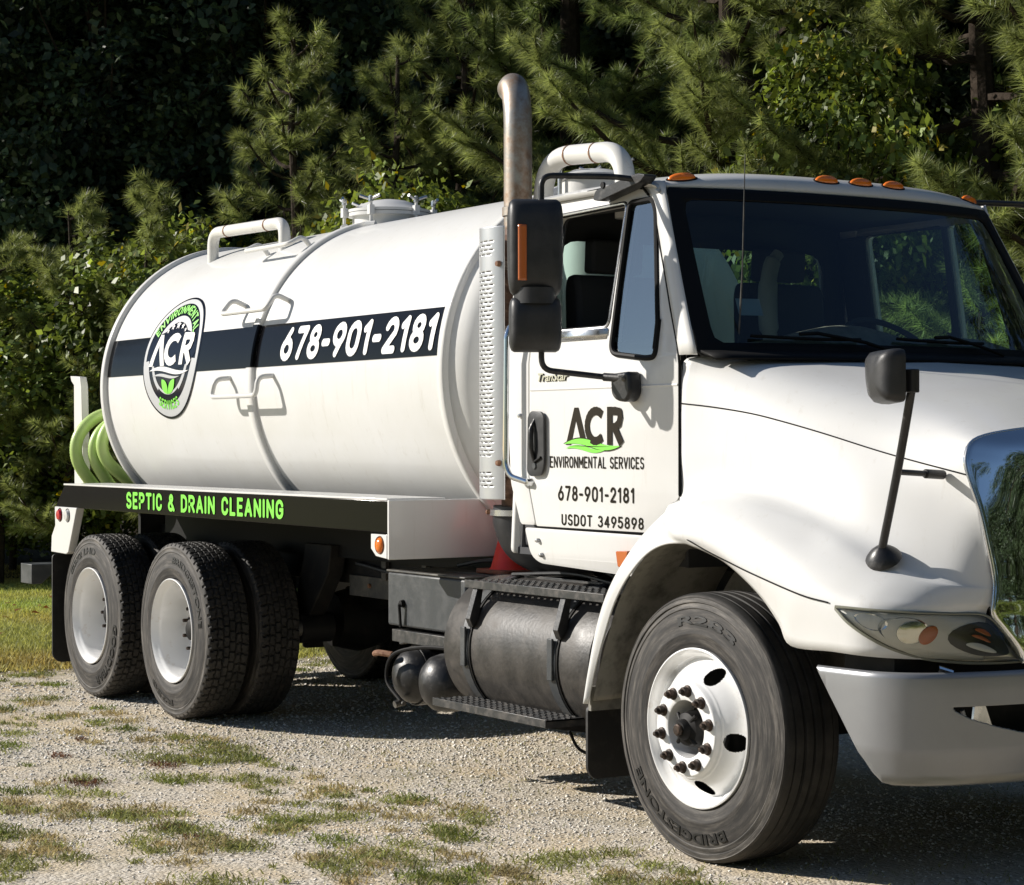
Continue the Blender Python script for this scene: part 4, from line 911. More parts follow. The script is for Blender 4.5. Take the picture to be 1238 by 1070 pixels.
KEY = [(-.372, [(-.372, .199, 1.56), (-.372, .199, 1.757), (-.368, .206, 1.88), (-.350, .245, 1.944), (-.30, .55, 1.960), (-.24, .88, 1.966), (-.20, 1.22, 1.968)]),
       (-.06, [(-.06, .212, 1.57), (-.035, .237, 1.722), (-.03, .295, 1.83), (-.02, .41, 1.888), (-.01, .66, 1.912), (.0, .92, 1.921), (.02, 1.22, 1.925)]),
       (.30, [(.30, .245, 1.515), (.30, .288, 1.655), (.31, .355, 1.748), (.32, .48, 1.803), (.33, .72, 1.838), (.34, .95, 1.855), (.35, 1.22, 1.862)]),
       (.68, [(.68, .262, 1.43), (.68, .353, 1.561), (.69, .415, 1.648), (.70, .53, 1.710), (.71, .75, 1.748), (.72, .98, 1.766), (.73, 1.22, 1.773)]),
       (1.13, [(1.09, .412, 1.36), (1.052, .392, 1.487), (1.034, .400, 1.562), (1.030, .461, 1.618), (1.045, .671, 1.650), (1.06, .93, 1.660), (1.07, 1.22, 1.665)])]
kx = [k[0] for k in KEY]
def key_at(x):
    """smooth interpolation of the key sections"""
    i = max(0, min(len(kx) - 2, int(np.searchsorted(kx, x)) - 1)); t = (x - kx[i]) / (kx[i + 1] - kx[i]); out = []
    for r in range(7):
        p = [np.array(KEY[q][1][r]) for q in (max(0, i - 1), i, i + 1, min(len(KEY) - 1, i + 2))]
        h0, h1, h2, h3 = kx[max(0, i - 1)], kx[i], kx[i + 1], kx[min(len(KEY) - 1, i + 2)]
        m1 = (p[2] - p[0]) / (h2 - h0) * (h2 - h1); m2 = (p[3] - p[1]) / (h3 - h1) * (h2 - h1)
        if i == 0: m1 = p[2] - p[1]
        if i == len(kx) - 2: m2 = p[2] - p[1]
        t2, t3 = t * t, t ** 3
        out.append(Vector((2 * t3 - 3 * t2 + 1) * p[1] + (t3 - 2 * t2 + t) * m1 + (-2 * t3 + 3 * t2) * p[2] + (t3 - t2) * m2))
    return out
for j in range(7, 18): rows[j] = rows[j] + key_at(F_[j][0])
hood = MB()
lowg = surf([r[:5] for r in rows[:8]], 5, 5); hig = surf([r for r in rows[7:]], 5, 5)
hood.grid(lowg); hood.grid(hig)
lip = [g[0] for g in lowg[:-1]] + [g[0] for g in hig]
mir(hood)
hood = hood.build('hood', 'white', truck, merge=.0015, solid=.006, soff=-1, ang=48)
HG = hig                                              # [along][across]
def hline(pts, r=.0032, nm='panel_seam', par=None, m='seal'):
    return MB().tube(pts, r, 6).build(nm, m, par or hood)
# crease seam along the hood side (row of K = index 6)
K = [Vector(g[6 * 5]) + Vector((.001, -.001, 0)) for g in hig]
hline(K, .0028)
hline([Vector(p) + Vector((0, -.002, 0)) for p in catmull([(-.02, -.026, 1.232), (.108, -.036, 1.197), (.25, -.038, 1.160), (.387, -.036, 1.124), (.652, -.032, 1.064), (.79, -.016, 1.043)], 5)], .0030)
hline([(-.373, .197, z) for z in np.linspace(1.39, 1.93, 8)], .006)
# wheel well liner
for sg in (0, 1):
    G = []
    for p in lip:
        p = Vector(p)
        if p.x > .60: break
        row = []
        for y in (.012, .15, .34, .50):
            q = Vector((p.x, y, p.z + .012)); q = q + (q - Vector((-.05, y, .55))).normalized() * .02 * (y > .1)
            row.append((q.x, y if not sg else 2 * YC - y, q.z))
        G.append(row)
    MB().grid(G).build('wheel_liner', 'liner', truck, solid=.004)
    yy = .52 if not sg else 2 * YC - .52
    ol = [(p[0], p[2]) for p in lip if p[0] < .6]; MB().prism(ol + [(.60, .70), (-.72, .50)], 'y', yy, yy + .01).build('liner_wall', 'liner', truck)
    ya, yb = (.03, .52) if not sg else (1.92, 2.41)
wl = MB().box(-.765, -.745, .02, .52, .50, .60).build('liner_strip', 'liner', truck)
for y in (.07, .22): MB().tube([(-.745, y, .56), (-.737, y, .56)], .016, 10).build('rivet', 'frame', wl)
for (x, z) in ((-.28, 1.02), (-.30, .92), (-.12, 1.06)): MB().tube([(x, .50, z), (x, .515, z)], .022, 12).build('rivet', 'alu' if z < 1.05 else 'seal', truck)
# grille surround, chrome, leaning back
ge = [(1.13, .438, 1.127), (1.112, .424, 1.25), (1.09, .412, 1.36), (1.052, .392, 1.487), (1.034, .400, 1.562), (1.030, .461, 1.618), (1.045, .671, 1.650), (1.06, .93, 1.660), (1.07, 1.22, 1.665)]
edge = catmull([(1.172, .535, .835), (1.166, .508, .895), (1.150, .458, .960), (1.138, .425, 1.006), (1.137, .430, 1.06)] + ge, 5); gr_ = MB(); G = []
for e in edge:
    e = Vector(e); ctr = Vector((1.045, 1.22, max(1.02, min(1.5, e.z))));
    k1 = (ctr - e).normalized(); 
    cx = 1.168 - (e.z - 1.0) * .10; row = [e + Vector((-.012, 0, 0)), e + Vector((.008, 0, .0))]
    inn_ = Vector((cx + .020, e.y + (1.22 - e.y) * .34, 1.0 + (e.z - 1.0) * .93)); mid = e.lerp(inn_, .5) + Vector((.014, 0, 0))
    row += [e.lerp(inn_, .10) + Vector((.013, 0, 0)), mid, inn_]
    G.append(catmull(row, 4))
gr_.grid(G); mir(gr_)
grille = gr_.build('grille_surround', 'chrome', truck, merge=.0015, ang=70)
MB().box(.90, 1.0, .72, 1.72, .98, 1.56).build('radiator', 'dark', truck)
for k in range(9): MB().box(1.12 - (k * .06) * .07, 1.14 - (k * .06) * .07, .74, 1.70, 1.03 + k * .06, 1.048 + k * .06).build('grille_bar', 'chrome', grille)
P = [Vector(e) + Vector((.004, -.002, 0)) for e in edge]; MB().tube(P, .0055, 8).build('surround_edge', 'alu', grille)
# headlights
def hl(sgn):
    top = [(.826, -.010, 1.030), (.90, .005, 1.028), (.985, .045, 1.024), (1.055, .15, 1.017), (1.088, .28, 1.010), (1.124, .40, 1.003), (1.148, .454, .956), (1.163, .498, .898), (1.173, .527, .850)]
    bot = [(.828, -.011, 1.022), (.886, -.004, .978), (.958, .030, .930), (1.013, .098, .888), (1.052, .20, .857), (1.097, .31, .843), (1.135, .38, .840), (1.160, .45, .840), (1.175, .528, .842)]
    G = []
    for a, b in zip(catmull(top, 4), catmull(bot, 4)):
        a, b = Vector(a), Vector(b); out = Vector((.55, -.45, 0)); row = []
        for t in np.linspace(0, 1, 9): p = a.lerp(b, t) + out * .030 * (math.sin(PI * t) ** .5) + out * .006; row.append(p)
        G.append(row)
    def tr(G_, d): 
        r = [[Vector(p) - Vector((.55, -.45, 0)) * d for p in row] for row in G_]
        return [[(p.x, (2 * YC - p.y) if sgn else p.y, p.z) for p in row] for row in r]
    h = MB().grid(tr(G, .058)).build('headlight', 'headback', truck)
    MB().grid(tr(G, .0)).build('headlight_lens', 'lens', h)
    def sub(i0, i1, t0, t1, d, m, nm, bulge=0.0):
        g = [];
        for i in range(i0, i1 + 1):
            row = G[i]; r_ = []
            for t in np.linspace(t0, t1, 8):
                k = t * 8; a = int(min(7, k)); f = k - a; p = Vector(row[a]).lerp(Vector(row[a + 1]), f)
                u = (i - i0) / (i1 - i0); s = (t - t0) / (t1 - t0); p = p - Vector((.55, -.45, 0)) * bulge * math.sin(PI * u) * math.sin(PI * s); r_.append(p)
            g.append(r_)
        MB().grid(tr(g, d)).build(nm, m, h)
    def at_(i, t):
        i = max(0, min(len(G) - 1.001, i)); a, f = int(i), i - int(i); k = t * 8; b_, g_ = int(min(7, k)), k - int(min(7, k))
        r0 = Vector(G[a][b_]).lerp(Vector(G[a][b_ + 1]), g_); r1 = Vector(G[a + 1][b_]).lerp(Vector(G[a + 1][b_ + 1]), g_); return r0.lerp(r1, f)
    def bowl(ic, tc_, ri, rt, d0, d1, m, nm):
        g = []
        for q_ in range(7):
            k = 1 - q_ / 6; dd = d0 + (d1 - d0) * (1 - k * k); g.append([at_(ic + ri * k * math.cos(2 * PI * c_ / 24), tc_ + rt * k * math.sin(2 * PI * c_ / 24)) for c_ in range(25)]); g[-1] = tr([g[-1]], dd)[0]
        MB().grid(g).build(nm, m, h)
    bowl(7, .45, 2.6, .30, .030, .055, 'chrome', 'reflector'); bowl(11.5, .50, 3.1, .36, .026, .060, 'chrome', 'reflector'); bowl(12.6, .50, 1.7, .28, .024, .020, 'silverr', 'lamp_shroud')
    bowl(14.7, .50, 1.0, .22, .020, .014, 'amberd', 'turn_signal_and_glint'); bowl(22.6, .46, 5.6, .36, .030, .042, 'headdk', 'lamp_recess')
    bowl(21.3, .30, 1.6, .045, .020, .018, 'amberd', 'turn_signal_and_glint'); bowl(21.6, .43, 1.9, .035, .020, .018, 'amberd', 'turn_signal_and_glint'); bowl(22.6, .62, 3.0, .075, .020, .014, 'reflw', 'painted_reflection')  # these amber and white strips paint reflections in the dark recess
    P = [G[i][0] for i in range(len(G))] + [G[-1][k] for k in range(1, 9)] + [G[i][8] for i in range(len(G) - 1, -1, -1)]
    P = [(p.x - .004, (2 * YC - p.y) if sgn else p.y, p.z) for p in P]; Q = [P[0]]
    for p in P[1:]:
        if (Vector(p) - Vector(Q[-1])).length > .004: Q.append(p)
    MB().tube(Q, .0065, 6, closed=True).build('headlight_trim', 'headtr', h)
M['reflw'] = mat('white_reflection', (.72, .74, .74), .25); M['headback'] = mat('headlight_housing', (.55, .54, .47), .25, metal=.5); M['headdk'] = mat('dark_reflector', (.03, .03, .028), .3)
M['silverr'] = mat('satin_reflector', (.62, .62, .58), .15, metal=.9); M['headtr'] = mat('lens_rim', (.20, .20, .15), .35)
hl(0); hl(1)
# bumper: plan curve swept, end cut slanting
def bump_plan(s):
    P = [(.66, -.010), (.82, .000), (.99, .022), (1.10, .10), (1.175, .25), (1.225, .50), (1.25, .82), (1.258, 1.22)]
    q = catmull([(a, b, 0) for a, b in P], 5); return q[min(len(q) - 1, max(0, int(round(s))))]
plan = [bump_plan(i) for i in range(36)]; prof = [(-.030, .800), (-.008, .803), (.002, .795), (.004, .78), (.004, .60), (.003, .535), (-.006, .50), (-.010, .47), (-.022, .437), (-.05, .425), (-.10, .42)]
def bump_pt(i, o_, z):
    p = plan[i]; a = plan[max(0, i - 1)]; b = plan[min(35, i + 1)]; t = Vector((b[0] - a[0], b[1] - a[1], 0)).normalized(); n_ = Vector((t.y, -t.x, 0))
    return Vector((p[0], p[1], z)) + n_ * o_
bp = MB(); G = []
for i in range(36):
    row = []
    for (o_, z) in prof:
        q = bump_pt(i, o_, z); 
        cut = .713 + max(0, (.815 - z)) * .745                    # the slanted end
        if q.x < cut and i < 16:
            # slide forward along the plan to the cut
            jj = i; 
            f = (cut - .72) / (1.18 - .72)
            q2 = None
            for k in range(36):
                if bump_pt(k, o_, z).x >= cut: q2 = bump_pt(k, o_, z); break
            w0 = bump_pt(max(0, k - 1), o_, z); dt = (cut - w0.x) / max(1e-6, q2.x - w0.x); q = w0.lerp(q2, min(1, max(0, dt))) + Vector((.0004 * i, 0, 0))
        row.append(q)
    G.append(row)
# opening in the face
bmh = MB(); no = len(prof); base = 0
for row in G: bmh.v += [tuple(p) for p in row]
NZB = 10
def add_face_rows():
    for i in range(35):
        for j in range(no - 1):
            z = (G[i][j].z + G[i][j + 1].z) / 2
            bmh.f.append((i * no + j, (i + 1) * no + j, (i + 1) * no + j + 1, i * no + j + 1))
# refine the big flat face into levels so that the slot can be cut
prof2 = [(-.030, .815), (-.008, .818), (.002, .810), (.004, .795)] + [(.004, z) for z in np.linspace(.745, .56, 64)] + [(.003, .535), (-.006, .505), (-.010, .47), (-.022, .437), (-.05, .425), (-.10, .42)]
plan_f = catmull([(a[0], a[1], 0) for a in plan], 7)
def bpt(i, o_, z):
    p = plan_f[i]; a = plan_f[max(0, i - 1)]; b = plan_f[min(len(plan_f) - 1, i + 1)]; t = Vector((b[0] - a[0], b[1] - a[1], 0)).normalized(); n_ = Vector((t.y, -t.x, 0)); return Vector((p[0], p[1], z)) + n_ * o_
NB = len(plan_f); bmh = MB(); n2 = len(prof2)
for i in range(NB):
    for (o_, z) in prof2:
        q = bpt(i, o_, z); cut = .713 + max(0, (.815 - z)) * .745
        if q.x < cut:
            k = next(k for k in range(NB) if bpt(k, o_, z).x >= cut); q = bpt(k, o_, z) + Vector((-.0005 * (k - i) / NB, 0, 0)); q.x = cut
        bmh.v.append(tuple(q))
def in_slot(y, z):
    # pointed-oval air slot, near end at y .285
    if y < .215: return False
    u = min(1, (y - .215) / .32); zt = .702 - .002; zb = .698 - .105 * (u ** .62)
    if y > .535: zb = .593
    return zb < z < zt
for i in range(NB - 1):
    for j in range(n2 - 1):
        a, b = bmh.v[i * n2 + j], bmh.v[(i + 1) * n2 + j + 1]; y = (a[1] + b[1]) / 2; z = (a[2] + b[2]) / 2
        if not in_slot(y, z): bmh.f.append((i * n2 + j, (i + 1) * n2 + j, (i + 1) * n2 + j + 1, i * n2 + j + 1))
mir(bmh)
bumper = bmh.build('front_bumper', 'silver', truck, merge=.0006, solid=.007, soff=-1, ang=50)
# tow hook and bracket seen in the slot
MB().prism(rpoly([(.36, .69), (.41, .69), (.44, .62), (.47, .60), (.47, .57), (.34, .57), (.35, .62)], .004), 'x', 1.11, 1.12).build('slot_bracket', 'alu', bumper)
MB().tube([(1.12, .30, .68), (1.115, .33, .62), (1.12, .35, .60)], .008, 8).build('slot_bracket', 'alu', bumper)
MB().tube([(1.09, .215, .825), (1.10, .27, .808)], .013, 10).build('tow_pin', 'chrome', bumper)
MB().box(.86, 1.02, .30, 2.14, .45, .84).build('bumper_core', 'dark', truck)
MB().box(.74, 1.0, .10, 2.34, .80, .862).build('splash_panel', 'dark', truck)
# hood mirror on a bar
def hmir(sg):
    f = (lambda p: Vector(p)) if not sg else (lambda p: Vector((p[0], 2 * YC - p[1], p[2])))
    base = f((.866, .170, 1.193)); topp = f((1.108, .085, 1.845))
    mb = MB(); mb.lathe([(.066, 0), (.060, .012), (.045, .030), (.022, .048), (.0, .056)], (0, 0, 0), 'z', 24)
    n_ = Vector((.25, -.52 if not sg else .52, .80)).normalized(); q = Vector((0, 0, 1)).rotation_difference(n_); sc = Vector((1.0, 1, 1))
    mb.v = [tuple(q @ Vector(v) + base) for v in mb.v]
    ft = mb.build('mirror_foot', 'plasticg', None); 
    arm = MB().tube(catmull([base + n_ * .03, base.lerp(topp, .5) + Vector((.004, 0, 0)), topp - Vector((.01, 0, .09)), topp - Vector((.0, 0, .03)), topp], 6), .0150, 12).build('hood_mirror', 'plasticg', truck)
    put(ft, arm)
    MB().tube([topp - Vector((0, 0, .075)), topp + Vector((0, 0, .005))], .024, 14).build('mirror_clamp', 'plasticg', arm, bevel=.004)
    b0 = base.lerp(topp, .47); b1 = f((.957, .368, 1.487))
    MB().tube([b0, b0.lerp(b1, .6)], .0105, 10).build('mirror_brace', 'plasticg', arm)
    MB().tube([b0.lerp(b1, .6), b1], [.017, .017], 12).build('brace_foot', 'plasticg', arm, bevel=.004)
    # head: dished shell, its back to the camera
    c = f((1.075, .040, 0)); c.z = 1.825
    w_ = Vector((.93, -.36 if not sg else .36, 0)).normalized(); dn = Vector((.36, .93 if not sg else -.93, 0)).normalized() * (-1)
    ol = rpoly([(-.120, .090), (.098, .093), (.100, -.088), (-.070, -.096), (-.108, -.02)], [.04, .03, .03, .05, .06], 6)
    mb = MB(); n = len(ol)
    for k, d in ((.97, 0.0), (1.0, .012), (.99, .035), (.93, .060), (.75, .078), (.4, .086), (.0, .088)):
        for (u, v) in ol: mb.v.append(tuple(c + w_ * u * k + Vector((0, 0, v * k)) + dn * d))
    for i in range(6):
        for k in range(n): mb.f.append((i * n + k, i * n + (k + 1) % n, (i + 1) * n + (k + 1) % n, (i + 1) * n + k))
    mb.f.append(tuple(range(n)))
    mb.build('mirror_head', 'plastic', arm, merge=.0005, ang=50)
hmir(0); hmir(1)

# ---- wheels
def tyre_front(r, wd):
    """profile of a ribbed steer tyre, outboard face at y = 0"""
    k = r / .5146
    p = [(.300, .030), (.306, .012), (.318, .004), (.335, .0005), (.350, -.001), (.356, -.0035), (.362, -.0035), (.368, -.0015), (.40, .0), (.43, .004), (.452, .009), (.456, .0065), (.462, .0085), (.474, .014), (.478, .009), (.486, .010), (.494, .013), (.497, .012), (.504, .018), (.5085, .026)]
    t = [(.5100, .034)]
    y0, y1 = .040, wd - .040; cent = [y0 + (y1 - y0) * q for q in (.06, .28, .5, .72, .94)]
    ys = []
    for i in range(121):
        y = y0 + (y1 - y0) * i / 120; crown = .0040 * (1 - ((y - wd / 2) / (wd / 2)) ** 2); g = 0
        for n_, c in enumerate(cent[1:-1]):
            if abs(y - c) < .0062: g = .013 if abs(y - c) < .0040 else .006
        for c in (cent[0], cent[-1]):
            if abs(y - c) < .0030: g = .006
        ys.append((.5106 + crown - g, y))
    q = [(a * 1.0, wd - b) for a, b in p[::-1]]
    return [(a * k if a > .31 else a, b) for a, b in p + t + ys + [(.5100, wd - .034)] + q]
def tyre_drive(r, wd, nth=432):
    p = [(.300, .030), (.306, .012), (.318, .004), (.335, .0005), (.352, -.002), (.358, -.0045), (.366, -.0045), (.372, -.002), (.40, .0), (.43, .004), (.450, .009), (.455, .0065), (.462, .010), (.475, .011), (.480, .009), (.489, .012)]
    mb = MB(); kk = r / .5107; y0, y1 = .026, wd - .026; NT = 44
    rowsP = [(a * kk if a > .31 else a, b, 0) for a, b in p] + [(.498, .0160, 1), (.504, .0205, 2)] + [(None, y0 + (y1 - y0) * i / NT, 3) for i in range(NT + 1)] + [(.504, wd - .0205, 2), (.498, wd - .0160, 1)] + [(a * kk if a > .31 else a, wd - b, 0) for a, b in p[::-1]]
    n = len(rowsP); W = (y1 - y0); pitch = 54
    for t in range(nth):
        a = 2 * PI * t / nth; ph = t / nth * pitch; c, s_ = math.cos(a), math.sin(a)
        for (rr, y, kd) in rowsP:
            if kd == 3:
                u = (y - y0) / W; crown = .0045 * (1 - (2 * u - 1) ** 2); g = 0.0
                # zig-zag circumferential grooves, offset lateral grooves per rib
                zz = .018 * (2 * abs((ph % 1) - .5) - .5)
                for gi, gc in enumerate((.17, .335, .50, .665, .83)):
                    if abs(u - gc - zz * (1 if gi % 2 else -1)) < .014: g = .014
                rib = sum(1 for gi, gc in enumerate((.17, .335, .50, .665, .83)) if u > gc + zz * (1 if gi % 2 else -1))
                f = (ph + rib * .5 + (u - .5) * (.9 if rib % 2 else -.9)) % 1
                if f < .16: g = max(g, .013 if rib in (0, 5) else .0115)
                if abs(f - .58) < .035: g = max(g, .003)
                rr2 = .5070 * kk + crown - g
            elif kd in (1, 2):
                f = (ph + (0 if y < wd / 2 else .5)) % 1; rr2 = rr * kk - (.010 if (kd == 2 and f < .2) or (kd == 1 and f < .2) else 0)
            else: rr2 = rr
            mb.v.append((rr2 * c, y, rr2 * s_))
    for t in range(nth):
        t2 = (t + 1) % nth
        for j in range(n - 1): mb.f.append((t * n + j, t2 * n + j, t2 * n + j + 1, t * n + j + 1))
    return mb
def sidewall(name, c1, c2, c3):
    m = bpy.data.materials.new(name); m.use_nodes = True; n = m.node_tree.nodes; l = m.node_tree.links; b = n['Principled BSDF']; b.inputs['Roughness'].default_value = .72
    tc = n.new('ShaderNodeTexCoord'); sp = n.new('ShaderNodeSeparateXYZ'); l.new(tc.outputs['Object'], sp.inputs[0])
    def mth(op, a, b_=None):
        x = n.new('ShaderNodeMath'); x.operation = op
        for i, v in enumerate((a, b_)):
            if v is None: continue
            if isinstance(v, (int, float)): x.inputs[i].default_value = v
            else: l.new(v, x.inputs[i])
        return x.outputs[0]
    rad = mth('SQRT', mth('ADD', mth('MULTIPLY', sp.outputs[0], sp.outputs[0]), mth('MULTIPLY', sp.outputs[2], sp.outputs[2])))
    cb = n.new('ShaderNodeCombineXYZ'); l.new(mth('MULTIPLY', rad, 46.), cb.inputs[0]); l.new(mth('MULTIPLY', sp.outputs[0], 5.), cb.inputs[1]); l.new(mth('MULTIPLY', sp.outputs[2], 5.), cb.inputs[2])
    t = n.new('ShaderNodeTexNoise'); t.inputs['Scale'].default_value = 1.2; t.inputs['Detail'].default_value = 7; t.inputs['Roughness'].default_value = .7; l.new(cb.outputs[0], t.inputs['Vector'])
    r = n.new('ShaderNodeValToRGB'); e = r.color_ramp.elements; e[0].position = .40; e[0].color = (*c1, 1); e[1].position = .66; e[1].color = (*c3, 1); q = e.new(.52); q.color = (*c2, 1)
    l.new(t.outputs['Fac'], r.inputs[0]); l.new(r.outputs[0], b.inputs['Base Color']); return m
M['rib'] = sidewall('tyre_sidewall', (.014, .013, .012), (.038, .034, .030), (.095, .086, .075))
def set_mats(o, mats, fn):
    o.data.materials.clear()
    for m in mats: o.data.materials.append(M[m])
    for p in o.data.polygons: p.material_index = fn(p.center)
M['dusty'] = sidewall('worn_sidewall_band', (.026, .024, .021), (.068, .062, .055), (.160, .146, .128))
def side_mat(c):
    r = math.hypot(c.x, c.z)
    if r > .504 - .002 or .03 < c.y < .25 and r > .49: return 0
    if .452 < r < .497: return 2
    return 1
def wheel_text(parent, txt, phi, span, rad, h, m='rubberl'):
    vs, fs = text_geo(txt, .02, .5); x0 = min(v[0] for v in vs); x1 = max(v[0] for v in vs); y1 = max(v[1] for v in vs); out = []
    for v in vs:
        f = R(phi + span * ((v[0] - x0) / (x1 - x0) - .5)); rr = rad + v[1] / y1 * h
        out.append((rr * math.sin(f), -.0015 - v[2] * .004 + (.0 if rr < .40 else (rr - .40) * .13), rr * math.cos(f)))
    mb = MB().add(out, fs); o = mb.build('tyre_lettering', m, None, smooth=False, merge=1e-5); o.parent = parent; return o
def child(o, par): o.parent = par; return o
def make_front():
    w_ = child(MB().lathe([(0, -.085), (.030, -.083), (.036, -.075), (.040, -.060), (.062, -.050), (.070, -.02), (.075, .05), (.075, .2), (0, .2)], (0, 0, 0), 'y', 32).build('wheel', 'dark', None), truck)
    t = MB().lathe(tyre_front(.5146, .285), (0, 0, 0), 'y', 160).build('tyre', 'rubber', None, ang=30); set_mats(t, ['rubber', 'rib', 'dusty'], side_mat); child(t, w_)
    # disc with five hand holes
    prof = [(.302, .020), (.3055, .004), (.3055, -.002), (.300, -.004), (.293, .004), (.288, .016), (.280, .028), (.272, .034)]
    mb = MB().lathe(prof, (0, 0, 0), 'y', 96)
    NTH, RR = 420, [(.272, .034), (.268, .046), (.262, .052), (.254, .046), (.246, .034), (.238, .022), (.230, .011), (.222, .001), (.214, -.008), (.206, -.016), (.198, -.024), (.194, -.030), (.188, -.036), (.183, -.044), (.179, -.050), (.174, -.053), (.166, -.053), (.13, -.053), (.114, -.053), (.110, -.050), (.108, -.040), (.108, .06)]
    RR = [tuple(p) for p in catmull(RR[:18], 6)] + RR[18:]
    o = len(mb.v)
    for r, y in RR:
        for k in range(NTH): a = 2 * PI * k / NTH; mb.v.append((r * math.cos(a), y, r * math.sin(a)))
    HC = [R(-8 + 72 * k) for k in range(5)]
    for i in range(len(RR) - 1):
        for k in range(NTH):
            a = 2 * PI * (k + .5) / NTH; r = (RR[i][0] + RR[i + 1][0]) / 2
            hole = any(((r - .226) / .030) ** 2 + ((((a - h + PI) % (2 * PI)) - PI) * r / .036) ** 2 < 1 for h in HC)
            if not hole: mb.f.append((o + i * NTH + k, o + i * NTH + (k + 1) % NTH, o + (i + 1) * NTH + (k + 1) % NTH, o + (i + 1) * NTH + k))
    rm = mb.build('rim', 'rim', None, ang=40); child(rm, w_)
    bk = child(MB().lathe([(0, .07), (.285, .07), (.285, .2)], (0, 0, 0), 'y', 40).build('brake_drum', 'dark', None), w_)
    for k in range(10):
        a = R(36 * k + 12); x, z = .1465 * math.cos(a), .1465 * math.sin(a)
        child(MB().lathe([(0, -.094), (.008, -.093), (.0095, -.090), (.0095, -.080), (.0165, -.079), (.0175, -.074), (.0175, -.062), (.023, -.058), (.024, -.053)], (x, 0, z), 'y', 12).build('lug_nut', 'rust' if 0 else 'lug', None, ang=30), w_)
    for k in range(4):
        a = R(45 + 90 * k); child(MB().tube([(.045 * math.cos(a), -.052, .045 * math.sin(a)), (.078 * math.cos(a), -.045, .078 * math.sin(a))], .008, 8).build('hub_bolt', 'dark', None), w_)
    child(MB().lathe([(0, -.099), (.018, -.098), (.023, -.094), (.024, -.080), (.030, -.078), (.030, -.072)], (0, 0, 0), 'y', 8).build('hub_cap', 'lug', None, ang=30), w_)
    child(MB().tube([(.20, .05, -.09), (.19, .03, -.09)], .005, 8).build('valve_stem', 'alu', None), w_)
    return w_
M['lug'] = mat('dark_rusty_nut', (.035, .027, .022), .5, metal=.5, noise=(40, (.08, .05, .035), .45, .65))
wf = make_front(); wf.location = Vector((0, .0, .5146)) - truck.location; wf.rotation_euler = (0, 0, .03)
wheel_text(wf, 'R283', 9, 50, .395, .034); wheel_text(wf, 'BRIDGESTONE', 199, 86, .400, .040)
M['fine'] = M['rubberl']
tyd = tyre_drive(.5107, .275).build('tyre', 'rubber', None, ang=28); set_mats(tyd, ['rubber', 'rib', 'dusty'], side_mat)
def make_rear_outer():
    w_ = child(MB().lathe([(0, .105), (.045, .107), (.060, .115), (.065, .15), (.085, .16), (.09, .20), (.16, .215), (.17, .26)], (0, 0, 0), 'y', 32).build('wheel', 'dark', None), truck)
    rm = MB().lathe([(.2975, .020), (.3015, .004), (.3015, -.003), (.297, -.005), (.289, .003), (.283, .014), (.276, .024), (.270, .030), (.267, .040), (.266, .06), (.264, .14), (.262, .20), (.255, .225), (.235, .238), (.19, .235), (.15, .215), (.11, .215)], (0, 0, 0), 'y', 96).build('rim', 'rim', None, ang=45); child(rm, w_)
    for k in range(10):
        a = R(36 * k + 18); child(MB().lathe([(0, .130), (.010, .131), (.0105, .165), (.0175, .166), (.0185, .19), (.024, .215)], (.1430 * math.cos(a), 0, .1430 * math.sin(a)), 'y', 10).build('lug_nut', 'lug', None, ang=30), w_)
    child(MB().tube([(.20, .10, -.02), (.23, .16, -.02), (.24, .23, -.02)], .004, 6).build('valve_stem', 'alu', None), w_)
    return w_
def dupe(o, par=None):
    c = o.copy(); C.objects.link(c)
    if par is not None: c.parent = par
    for ch in list(o.children):
        d = ch.copy(); C.objects.link(d); d.parent = c
    return c
ro = make_rear_outer(); child(tyd, ro)
ri = child(MB().lathe([(0, .02), (.10, .02), (.12, .10), (.12, .26), (0, .26)], (0, 0, 0), 'y', 24).build('wheel', 'dark', None), truck)
t2 = tyd.copy(); C.objects.link(t2); child(t2, ri)
child(MB().lathe([(.300, .255), (.285, .25), (.27, .22), (.265, .04), (.10, .035)], (0, 0, 0), 'y', 64).build('rim', 'rim', None), ri)
def place(w_, x, y, z, flip=False, rot=0):
    w_.location = Vector((x, y, z)) - truck.location; w_.rotation_euler = (0, rot, PI if flip else 0)
ZW = .5107
place(ro, -5.0717, .010, ZW); r1 = dupe(ro); place(r1, -6.3704, .010, ZW, rot=.35)
place(ri, -5.0717, .330, ZW, rot=.1); r2 = dupe(ri); place(r2, -6.3704, .330, ZW, rot=.6)
for x in (-5.0717, -6.3704):
    a = dupe(ro); place(a, x, 2.43, ZW, True, .2); b = dupe(ri); place(b, x, 2.11, ZW, True)
b = dupe(wf); place(b, 0, 2.44, .5146, True)
for ch in list(b.children):
    if ch.name.startswith('tyre_lettering'): bpy.data.objects.remove(ch)
wheel_text(ro, 'BRIDGESTONE', 43, 82, .392, .036); wheel_text(ro, 'R250', 200, 44, .40, .034)
E_rot = .35
wheel_text(r1, 'G372 LHD', 340 - 20, 66, .388, .040); wheel_text(r1, 'GOODYEAR', 130 - 20, 72, .395, .045)

